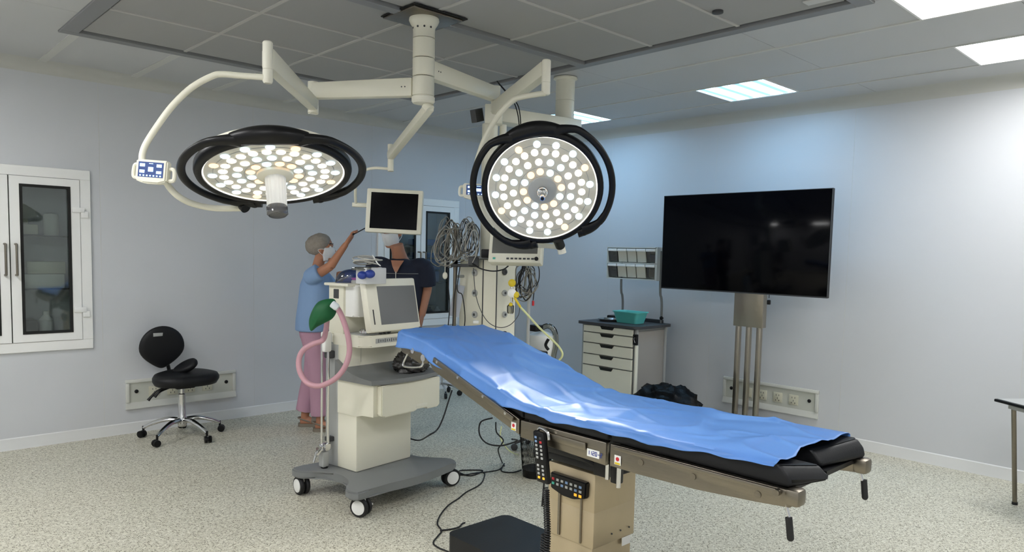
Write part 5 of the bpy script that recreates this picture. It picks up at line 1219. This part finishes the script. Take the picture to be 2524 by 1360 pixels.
# things on the top shelf of the machine
zt = 1.36
def amloc(x, y, z): return MT @ V((x, y, z))
c = amloc(-0.16, 0.17, zt+0.055)
hull3([(828, 700), (829, 684), (838, 671), (855, 664), (876, 664), (888, 674), (892, 692), (880, 700), (850, 703)], (c-CO).dot(CF), 0.05, 'resuscitation_mask', 'bagblue', 'translucent blue face mask bag lying on top of the anaesthesia machine', 'face mask', 0.01)
MB().ball(at(893, 678, 4.35), (0.03, 0.03, 0.025)).ball(at(912, 675, 4.36), (0.032, 0.03, 0.026)).ball(at(903, 668, 4.4), 0.022).build('rubber_mask', 'bluep', None, label='small dark blue rubber masks beside the translucent mask', cat='face mask')
p = at(915, 676, 4.45); MB().box((p.x, p.y, zt+0.055), (0.16, 0.10, 0.10), bev=0.006, rz=MR).build('supply_box', 'paperclear', None, label='white box on top of the anaesthesia machine beside the screen', cat='box')
p = at(905, 655, 4.46)
t = thing('tubing_tray', 'clear tray of coiled white tubing on top of the anaesthesia machine', 'tray', p)
MB().box((p.x, p.y, at(905, 657, 4.46).z-0.012), (0.19, 0.12, 0.02), bev=0.008, rz=MR+0.4).build('tray', 'clear', t)
b = MB(); rnd = random.Random(3)
for k in range(7):
    o = at(905+rnd.uniform(-10, 10), 643+rnd.uniform(-7, 5), 4.46); r = 0.05+0.02*rnd.random(); nn = V((rnd.uniform(-.3, .3), rnd.uniform(-.3, .3), 1)).normalized(); a = nn.orthogonal().normalized(); bb = nn.cross(a)
    b.tube([o+a*r*math.cos(q*PI/4)+bb*r*math.sin(q*PI/4) for q in range(8)], 0.004, 6, closed=True, sub=4)
b.build('coiled_tubing', 'whose', t, ang=80)
MB().tube([at(918, 628, 4.42), at(924, 638, 4.42), at(930, 648, 4.40), at(938, 655, 4.4)], 0.004, 6).build('tube_end', 'white', t)
o = lump(tuple(amloc(0.16, -0.13, 0.786)), (0.125, 0.085, 0.085), 7.3, 'plastic_bag', 'crumpled black plastic bag on the grey worktop of the anaesthesia machine', 'bag', 'smokebag', 0.28, freq=4.5)
MB().tube([amloc(0.26, 0.05, 0.30), amloc(0.36, 0.0, 0.26), at(1058, 1072, 4.35), at(1078, 1058, 4.4), at(1092, 1030, 4.45), at(1105, 990, 4.5), at(1114, 962, 4.55)], 0.005, 8).build('machine_cable', 'rubber', None, ang=80, label='black cable sagging from the right side of the anaesthesia machine', cat='cable')
q = V((4.85, 6.20, 0))
t = thing('drip_stand_base', 'chrome wheeled stand base seen between the machine and the operating table', 'stand', (q.x, q.y, 0))
b = MB()
for k in range(5):
    a = 2*PI*k/5+0.5; b.tube([(q.x, q.y, 0.13), (q.x+0.11*math.cos(a), q.y+0.11*math.sin(a), 0.11), (q.x+0.19*math.cos(a), q.y+0.19*math.sin(a), 0.07)], 0.011, 8)
b.build('star_base', 'chrome', t)
for k in range(5):
    a = 2*PI*k/5+0.5; MB().lathe([(0.02, -0.013), (0.030, -0.011), (0.030, 0.011), (0.02, 0.013)], (q.x+0.195*math.cos(a), q.y+0.195*math.sin(a), 0.0305), (-math.sin(a), math.cos(a), 0), 18).build('caster', 'rubber', t)
MB().cyl((q.x, q.y, 0.12), (q.x, q.y, 0.75), 0.010, n=14).build('pole', 'chrome', t)

# ------------------------------------------------------------------ people
def person_body(parent, parts, m, nm='body', vox=0.006, smooth=4, label=None):
    b = MB(); parts(b)
    o = b.build(nm, m, parent, ang=180, world=False, label=label)
    r = o.modifiers.new('fuse', 'REMESH'); r.mode = 'VOXEL'; r.voxel_size = vox; r.use_smooth_shade = True
    s = o.modifiers.new('soften', 'SMOOTH'); s.factor = 0.5; s.iterations = smooth
    return o
def finger(b, p, d, cur, ln, r, up):
    # p root, d direction, cur curl axis, ln length
    P = [V(p)]; d = V(d).normalized(); a = V(cur)
    for k, f in enumerate((0.45, 0.32, 0.23)):
        P.append(P[-1]+d*ln*f); d = (Matrix.Rotation(up, 3, a) @ d).normalized()
    b.tube(P, lambda q: r*(1-0.25*q), 8, sub=3).ball(P[-1], r*0.76, u=8, v=6)
def head(b, c, yaw, pitch, s=1.0):
    # c: centre of the skull; faces +x rotated by yaw, pitch down
    T = Matrix.Translation(V(c)) @ Matrix.Rotation(yaw, 4, 'Z') @ Matrix.Rotation(pitch, 4, 'Y') @ Matrix.Scale(s, 4)
    W = lambda x, y, z: T @ V((x, y, z))
    n0 = len(b.bm.verts)
    secs = [(-0.118, 0.032, 0.028, 0.048), (-0.108, 0.045, 0.040, 0.040), (-0.085, 0.062, 0.052, 0.022), (-0.055, 0.075, 0.060, 0.010), (-0.02, 0.084, 0.068, 0.004), (0.02, 0.092, 0.074, -0.004), (0.055, 0.092, 0.075, -0.008), (0.085, 0.078, 0.066, -0.010), (0.105, 0.05, 0.044, -0.010), (0.114, 0.018, 0.016, -0.010)]
    rings = []
    for z, rx, ry, ox in secs: rings.append([b.bm.verts.new(W(ox+rx*math.cos(2*PI*i/24), ry*math.sin(2*PI*i/24), z)) for i in range(24)])
    b.skin(rings)
    b.loft([(W(0.083, 0, 0.015), 0.008, 0.008), (W(0.096, 0, -0.008), 0.011, 0.010), (W(0.108, 0, -0.030), 0.012, 0.014), (W(0.092, 0, -0.042), 0.010, 0.015)], 10, up=tuple(T.to_3x3() @ V((1, 0, 0))))
    b.ball((0, 0, 0), (0.014, 0.024, 0.007), T=T @ Matrix.Translation((0.078, 0, -0.062))).ball((0, 0, 0), (0.012, 0.020, 0.007), T=T @ Matrix.Translation((0.074, 0, -0.073)))
    for sy in (-1, 1):
        b.ball((0, 0, 0), (0.020, 0.008, 0.030), T=T @ Matrix.Translation((-0.004, sy*0.078, -0.012)))
        b.ball((0, 0, 0), (0.016, 0.022, 0.008), T=T @ Matrix.Translation((0.076, sy*0.032, 0.028)))
    return T
def face_bits(parent, T):
    for sy in (-1, 1):
        e = MB().ball((0, 0, 0), 0.0125, T=T @ Matrix.Translation((0.074, sy*0.031, 0.010)), u=12, v=8).build('eye', 'white', parent, world=False)
        MB().ball((0, 0, 0), 0.006, T=T @ Matrix.Translation((0.083, sy*0.031, 0.010)), u=10, v=6).build('iris', 'hair', e, world=False) if e.parent.parent is None and False else None
        MB().tube([T @ V((0.084, sy*0.014, 0.034)), T @ V((0.086, sy*0.032, 0.040)), T @ V((0.074, sy*0.050, 0.034))], 0.004, 6).build('eyebrow', 'hair', parent, world=False)
def face_mask(parent, T):
    b = MB(); rows = []
    for i in range(13):
        f = i/12; z = -0.002-0.112*f; r = []
        for j in range(17):
            a = (j/16-0.5)*2*math.radians(78-10*abs(f-0.5)*2)
            R = 0.086+0.028*math.cos(a)**2*math.sin(PI*min(1, 0.22+f*0.80))+0.006
            ry = 0.073
            r.append(T @ V((R*math.cos(a)-0.004-0.020*f*f, ry*math.sin(a)*(1-0.18*f), z+0.010*math.cos(a)*(1-f))))
        rows.append(r)
    o = b.grid(rows).build('face_mask', 'mask', parent, ang=80, world=False)
    s = o.modifiers.new('thickness', 'SOLIDIFY'); s.thickness = 0.003
    b = MB()
    for sy in (-1, 1):
        b.tube([T @ V((0.045, sy*0.072, -0.01)), T @ V((0.0, sy*0.088, -0.005)), T @ V((-0.022, sy*0.084, -0.015)), T @ V((0.0, sy*0.084, -0.045)), T @ V((0.03, sy*0.068, -0.075))], 0.0022, 6)
    b.build('mask_loop', 'mask', parent, world=False)

# --- woman in light blue top and pink trousers (local +x = the way she faces)
WO = V((3.085, 5.70, 0)); WR = math.radians(-38)
t = thing('person', 'woman in hair cap, light blue top and pink trousers reaching up with a pen', 'person', WO, WR)
wi = (Matrix.Translation(WO) @ Matrix.Rotation(WR, 4, 'Z')).inverted()
wl_ = lambda x, y, d: wi @ at(x, y, d)
hand = wl_(856, 597, 6.02); elbow = wl_(815, 655, 6.05); 
SHr = V((-0.02, -0.165, 1.335)); SHl = V((0.0, 0.165, 1.335))
hand = V((hand.x, hand.y, hand.z))
handL = wl_(838, 690, 6.25); elbL = V((0.15, 0.20, 1.13))
def wbody(b):
    b.loft([((-0.02, 0, 0.86), 0.12, 0.16), ((-0.01, 0, 1.0), 0.115, 0.155), ((0.0, 0, 1.15), 0.11, 0.15), ((0.01, 0, 1.28), 0.115, 0.16), ((0.0, 0, 1.36), 0.085, 0.13), ((0.0, 0, 1.40), 0.05, 0.06), ((0.015, 0, 1.47), 0.046, 0.048), ((0.03, 0, 1.52), 0.045, 0.045)], 24, up=(1, 0, 0))
    for s, ph in ((-1, 0.06), (1, -0.10)):
        b.loft([((-0.02, s*0.08, 0.90), 0.10, 0.088), ((0.0+ph*0.2, s*0.085, 0.70), 0.085, 0.08), ((0.01+ph*0.5, s*0.085, 0.47), 0.058, 0.055), ((0.0+ph*0.8, s*0.085, 0.33), 0.055, 0.05), ((-0.02+ph, s*0.085, 0.10), 0.035, 0.033), ((-0.02+ph, s*0.085, 0.045), 0.038, 0.034)], 18, up=(1, 0, 0))
        b.loft([((-0.06+ph, s*0.085, 0.04), 0.03, 0.03), ((0.02+ph, s*0.085, 0.05), 0.035, 0.04), ((0.10+ph, s*0.09, 0.035), 0.024, 0.042), ((0.16+ph, s*0.09, 0.028), 0.014, 0.034)], 14, up=(0, 0, 1))
    b.tube([V((0, -0.10, 1.345)), SHr, (SHr+elbow)/2+V((0, 0, -0.005)), elbow], lambda q: 0.052-0.014*q, 14, sub=4)
    b.tube([elbow, (elbow*0.6+hand*0.4), hand*0.92+elbow*0.08], lambda q: 0.040-0.016*q, 12, sub=4)
    b.tube([V((0, 0.10, 1.345)), SHl, (SHl+elbL)/2, elbL], lambda q: 0.050-0.014*q, 12, sub=4)
    b.tube([elbL, (elbL+handL)/2, handL], lambda q: 0.037-0.015*q, 12, sub=4)
    d = (hand-elbow).normalized(); sd = d.cross(V((0, 0, 1))).normalized(); n_ = sd.cross(d)
    b.loft([(hand-d*0.02, 0.018, 0.026), (hand+d*0.03, 0.018, 0.038), (hand+d*0.07, 0.016, 0.038)], 12, up=tuple(n_))
    for k, (o, ln) in enumerate(((-0.030, 0.070), (-0.010, 0.078), (0.010, 0.074), (0.029, 0.060))):
        finger(b, hand+d*0.065+sd*o, d*0.8+n_*0.25, sd, ln, 0.0088, math.radians(-52 if k else -30))
    finger(b, hand+d*0.02-sd*0.034, d*0.6-sd*0.6+n_*0.3, n_, 0.062, 0.0100, math.radians(-30))
    d = (handL-elbL).normalized(); sd = d.cross(V((0, 0, 1))).normalized(); n_ = sd.cross(d)
    b.loft([(handL-d*0.02, 0.018, 0.026), (handL+d*0.03, 0.016, 0.038), (handL+d*0.08, 0.014, 0.036)], 12, up=tuple(n_))
    for k, (o, ln) in enumerate(((-0.029, 0.068), (-0.010, 0.076), (0.010, 0.072), (0.028, 0.058))): finger(b, handL+d*0.075+sd*o, d, sd, ln, 0.0085, math.radians(-14))
    finger(b, handL+d*0.02-sd*0.034, d*0.7-sd*0.7, n_, 0.06, 0.0098, math.radians(-14))
    global WT
    WT = head(b, (0.045, 0, 1.572), math.radians(-6), math.radians(-4), 0.95)
bd = person_body(t, wbody, 'skin')
face_bits(t, WT); face_mask(t, WT)
def wtop(b):
    b.loft([((-0.025, 0, 0.865), 0.160, 0.195), ((-0.025, 0, 0.95), 0.158, 0.188), ((-0.015, 0, 1.10), 0.148, 0.178), ((0.0, 0, 1.25), 0.146, 0.178), ((0.0, 0, 1.34), 0.115, 0.158), ((0.0, 0, 1.385), 0.075, 0.105), ((0.0, 0, 1.415), 0.058, 0.066)], 28, up=(1, 0, 0))
    sl = SHr.lerp(elbow, 0.42); b.tube([V((0, -0.09, 1.335)), SHr, sl], lambda q: 0.068+0.010*q, 18, sub=5)
    sl = SHl.lerp(elbL, 0.75); b.tube([V((0, 0.09, 1.335)), SHl, sl], lambda q: 0.066+0.014*q, 18, sub=5)
person_body(t, wtop, 'bluetop', 'scrub_top', 0.009, 3)
def wtr(b):
    b.loft([((-0.02, 0, 0.93), 0.125, 0.165), ((-0.025, 0, 0.86), 0.130, 0.172), ((-0.025, 0, 0.80), 0.12, 0.16)], 24, up=(1, 0, 0))
    for s, ph in ((-1, 0.06), (1, -0.10)):
        b.loft([((-0.025, s*0.08, 0.86), 0.115, 0.092), ((0.0+ph*0.2, s*0.088, 0.68), 0.100, 0.088), ((0.0+ph*0.5, s*0.088, 0.47), 0.086, 0.078), ((-0.01+ph*0.8, s*0.088, 0.30), 0.084, 0.075), ((-0.02+ph, s*0.088, 0.135), 0.082, 0.074)], 20, up=(1, 0, 0))
person_body(t, wtr, 'pink', 'trousers', 0.009, 3)
for s, ph in ((-1, 0.06), (1, -0.10)):
    b = MB(); R = rounded(0.25, 0.095, 0.045)
    b.prism(R, (0.045+ph, s*0.09, 0.0), (1, 0, 0), (0, 1, 0), (0, 0, 0.028))
    cl = b.build('clog', 'clog', t, world=False)
    MB().loft([((0.04+ph, s*0.09, 0.05), 0.035, 0.046), ((0.09+ph, s*0.09, 0.048), 0.034, 0.047), ((0.14+ph, s*0.09, 0.036), 0.024, 0.042), ((0.165+ph, s*0.09, 0.03), 0.014, 0.03)], 16, up=(0, 0, 1)).tube([(0.03+ph, s*0.09+0.045, 0.045), (-0.05+ph, s*0.09+0.036, 0.07), (-0.08+ph, s*0.09, 0.075), (-0.05+ph, s*0.09-0.036, 0.07), (0.03+ph, s*0.09-0.045, 0.045)], 0.007, 8).build('clog_upper', 'clog', t, world=False)
b = MB(); b.ball((0, 0, 0), 1, u=40, v=24)
for q in b.bm.verts:
    d = q.co.copy(); n = noise.noise(d*3+V((5, 0, 0)))*0.05+noise.noise(d*9)*0.03
    q.co = V((d.x*(0.108 if d.x > 0 else 0.125), d.y*0.102, d.z*0.098))*(1+n)
    q.co = WT @ (q.co+V((-0.030-0.014*d.z, 0, 0.040+0.022*d.x)))
b.build('hair_cap', 'cap', t, ang=180, world=False)
d = (hand-elbow).normalized()
pa = wi @ at(861, 583, 6.0); pb = wi @ at(884, 569, 5.98)
wm = wi.inverted()
PA = wm @ (hand+d*0.075); PB = PA+(at(884, 568, 6.0)-at(860, 581, 6.0)).normalized()*0.12
MB().cyl(PA-(PB-PA)*0.2, PB, 0.0045, n=10).cyl(PB, PB+(PB-PA).normalized()*0.012, 0.004, 0.001, n=10).build('pen', 'black', None, label='black pen held up in the raised hand of the woman', cat='pen')

# --- man in navy scrubs
pm = at(985, 700, 6.0); MO2 = V((pm.x, pm.y, 0)); MR2 = math.atan2(-pm.y, -pm.x)-math.radians(12)
t = thing('person', 'man in a white mask and dark navy short sleeved scrubs looking down behind the machine', 'person', MO2, MR2)
mi = (Matrix.Translation(MO2) @ Matrix.Rotation(MR2, 4, 'Z')).inverted()
hp = mi @ at(963, 584, 5.95)
shl = V((0.0, 0.20, 1.43)); shr = V((0.0, -0.20, 1.43))      # +y is the picture's right
eL = mi @ at(1052, 715, 6.02); hL = mi @ at(1040, 778, 5.95)
eL.z = max(eL.z, 1.10)
eR = V((-0.02, -0.27, 1.14)); hR = V((0.10, -0.22, 0.92))
def mbody(b):
    b.loft([((-0.01, 0, 0.90), 0.12, 0.16), ((0.0, 0, 1.05), 0.115, 0.155), ((0.0, 0, 1.22), 0.12, 0.165), ((0.0, 0, 1.38), 0.12, 0.175), ((-0.01, 0, 1.45), 0.09, 0.14), ((-0.01, 0, 1.50), 0.06, 0.065), ((0.02, -0.01, 1.56), 0.054, 0.055), ((0.04, -0.02, 1.62), 0.053, 0.053)], 24, up=(1, 0, 0))
    for s in (-1, 1):
        b.loft([((-0.01, s*0.08-0.02, 0.93), 0.105, 0.092), ((0.0, s*0.09-0.05, 0.70), 0.09, 0.085), ((0.01, s*0.09-0.07, 0.50), 0.062, 0.06), ((-0.005, s*0.09-0.08, 0.35), 0.06, 0.055), ((-0.03, s*0.09-0.09, 0.12), 0.038, 0.036), ((-0.03, s*0.09-0.09, 0.06), 0.04, 0.036)], 18, up=(1, 0, 0))
        b.loft([((-0.07, s*0.09-0.09, 0.06), 0.035, 0.033), ((0.02, s*0.09-0.09, 0.07), 0.04, 0.042), ((0.11, s*0.092-0.09, 0.045), 0.026, 0.045), ((0.18, s*0.092-0.09, 0.038), 0.015, 0.036)], 14, up=(0, 0, 1))
    for sh, e, h in ((shl, eL, hL), (shr, eR, hR)):
        b.tube([V((0, sh.y*0.6, 1.43)), sh, (sh+e)/2, e], lambda q: 0.058-0.014*q, 14, sub=4)
        b.tube([e, (e*0.55+h*0.45), h], lambda q: 0.043-0.016*q, 12, sub=4)
        d = (h-e).normalized(); sd = d.cross(V((0, 1, 0))).normalized(); n_ = sd.cross(d)
        b.loft([(h-d*0.02, 0.020, 0.028), (h+d*0.03, 0.018, 0.042), (h+d*0.08, 0.016, 0.042)], 12, up=tuple(n_))
        for k, (o, ln) in enumerate(((-0.033, 0.072), (-0.011, 0.082), (0.011, 0.078), (0.032, 0.062))): finger(b, h+d*0.075+sd*o, d, sd, ln, 0.0095, math.radians(-18))
        finger(b, h+d*0.02+sd*0.036, d*0.7+sd*0.7, n_, 0.065, 0.0108, math.radians(14))
    global MTT
    MTT = head(b, hp+V((-0.02, 0, 0.045)), math.radians(-14), math.radians(16), 1.02)
person_body(t, mbody, 'skin2')
face_bits(t, MTT); face_mask(t, MTT)
b = MB(); b.ball((0, 0, 0), 1, u=32, v=20)
for q in b.bm.verts:
    d = q.co.copy(); n = noise.noise(d*5+V((2, 0, 0)))*0.04
    q.co = V((d.x*0.104, d.y*0.088, d.z*0.080))*(1+n); q.co = MTT @ (q.co+V((-0.024, 0, 0.062 if d.x > -0.3 else 0.035)))
b.build('hair', 'hair', t, ang=180, world=False)
def mtop(b):
    b.loft([((-0.01, 0, 0.86), 0.150, 0.190), ((-0.005, 0, 1.0), 0.146, 0.186), ((0.0, 0, 1.20), 0.148, 0.192), ((0.0, 0, 1.36), 0.148, 0.204), ((-0.005, 0, 1.44), 0.114, 0.180), ((-0.015, 0, 1.475), 0.080, 0.120), ((-0.02, 0, 1.492), 0.062, 0.085)], 28, up=(1, 0, 0))
    for sh, e in ((shl, eL), (shr, eR)):
        sl = sh.lerp(e, 0.80 if sh is shl else 0.75); b.tube([V((0, sh.y*0.5, 1.42)), sh, sl], lambda q: 0.074+0.012*q, 18, sub=5)
tp = person_body(t, mtop, 'navy', 'scrub_top', 0.009, 3)
def fy(y, z): # front surface of the tunic
    return 0.151*math.sqrt(max(0, 1-(y/0.205)**2))
MB().tube([(fy(0, 1)+0.001, 0, 1.40), (fy(0, 1)+0.002, 0, 1.2), (fy(0, 1)+0.001, 0, 1.0)], 0.0035, 6).build('zip', 'whose', t, world=False)
MB().tube([(fy(y, 1)+0.0, y, 1.385) for y in (-0.17, -0.12, -0.06, 0.0, 0.06, 0.12, 0.17)], 0.0028, 6).build('chest_piping', 'grey', t, world=False)
b = MB(); rows = []
for k in range(9):
    z = 1.385+0.105*k/8; hw = 0.004+0.050*(k/8); K = [(1.36, .148), (1.44, .110), (1.475, .070), (1.50, .048)]
    for (za, xa), (zb2, xb) in zip(K[:-1], K[1:]):
        if z <= zb2: sx = xa+(xb-xa)*(z-za)/(zb2-za); break
    rows.append([(sx*math.sqrt(1-(y/0.16)**2)+0.009+0.030*min(1, k/5), y, z) for y in [hw*(q/3-1) for q in range(7)]])
b.grid(rows).build('open_neck', 'skin2', t, ang=80, world=False)
def mtr(b):
    b.loft([((-0.01, 0, 0.96), 0.13, 0.17), ((-0.01, 0, 0.88), 0.135, 0.178), ((-0.01, 0, 0.82), 0.125, 0.165)], 24, up=(1, 0, 0))
    for s in (-1, 1):
        b.loft([((-0.01, s*0.085-0.02, 0.88), 0.12, 0.094), ((0.0, s*0.09-0.05, 0.70), 0.100, 0.086), ((0.0, s*0.09-0.07, 0.48), 0.086, 0.076), ((-0.01, s*0.09-0.08, 0.30), 0.084, 0.074), ((-0.02, s*0.09-0.09, 0.10), 0.082, 0.074)], 20, up=(1, 0, 0))
person_body(t, mtr, 'navy', 'trousers', 0.009, 3)
for s in (-1, 1):
    MB().prism(rounded(0.28, 0.105, 0.05), (0.055, s*0.092-0.09, 0.0), (1, 0, 0), (0, 1, 0), (0, 0, 0.03)).loft([((-0.07, s*0.092-0.09, 0.06), 0.04, 0.04), ((0.02, s*0.092-0.09, 0.065), 0.045, 0.048), ((0.11, s*0.092-0.09, 0.05), 0.03, 0.05), ((0.18, s*0.092-0.09, 0.036), 0.018, 0.038)], 14, up=(0, 0, 1)).build('shoe', 'black', t, world=False)
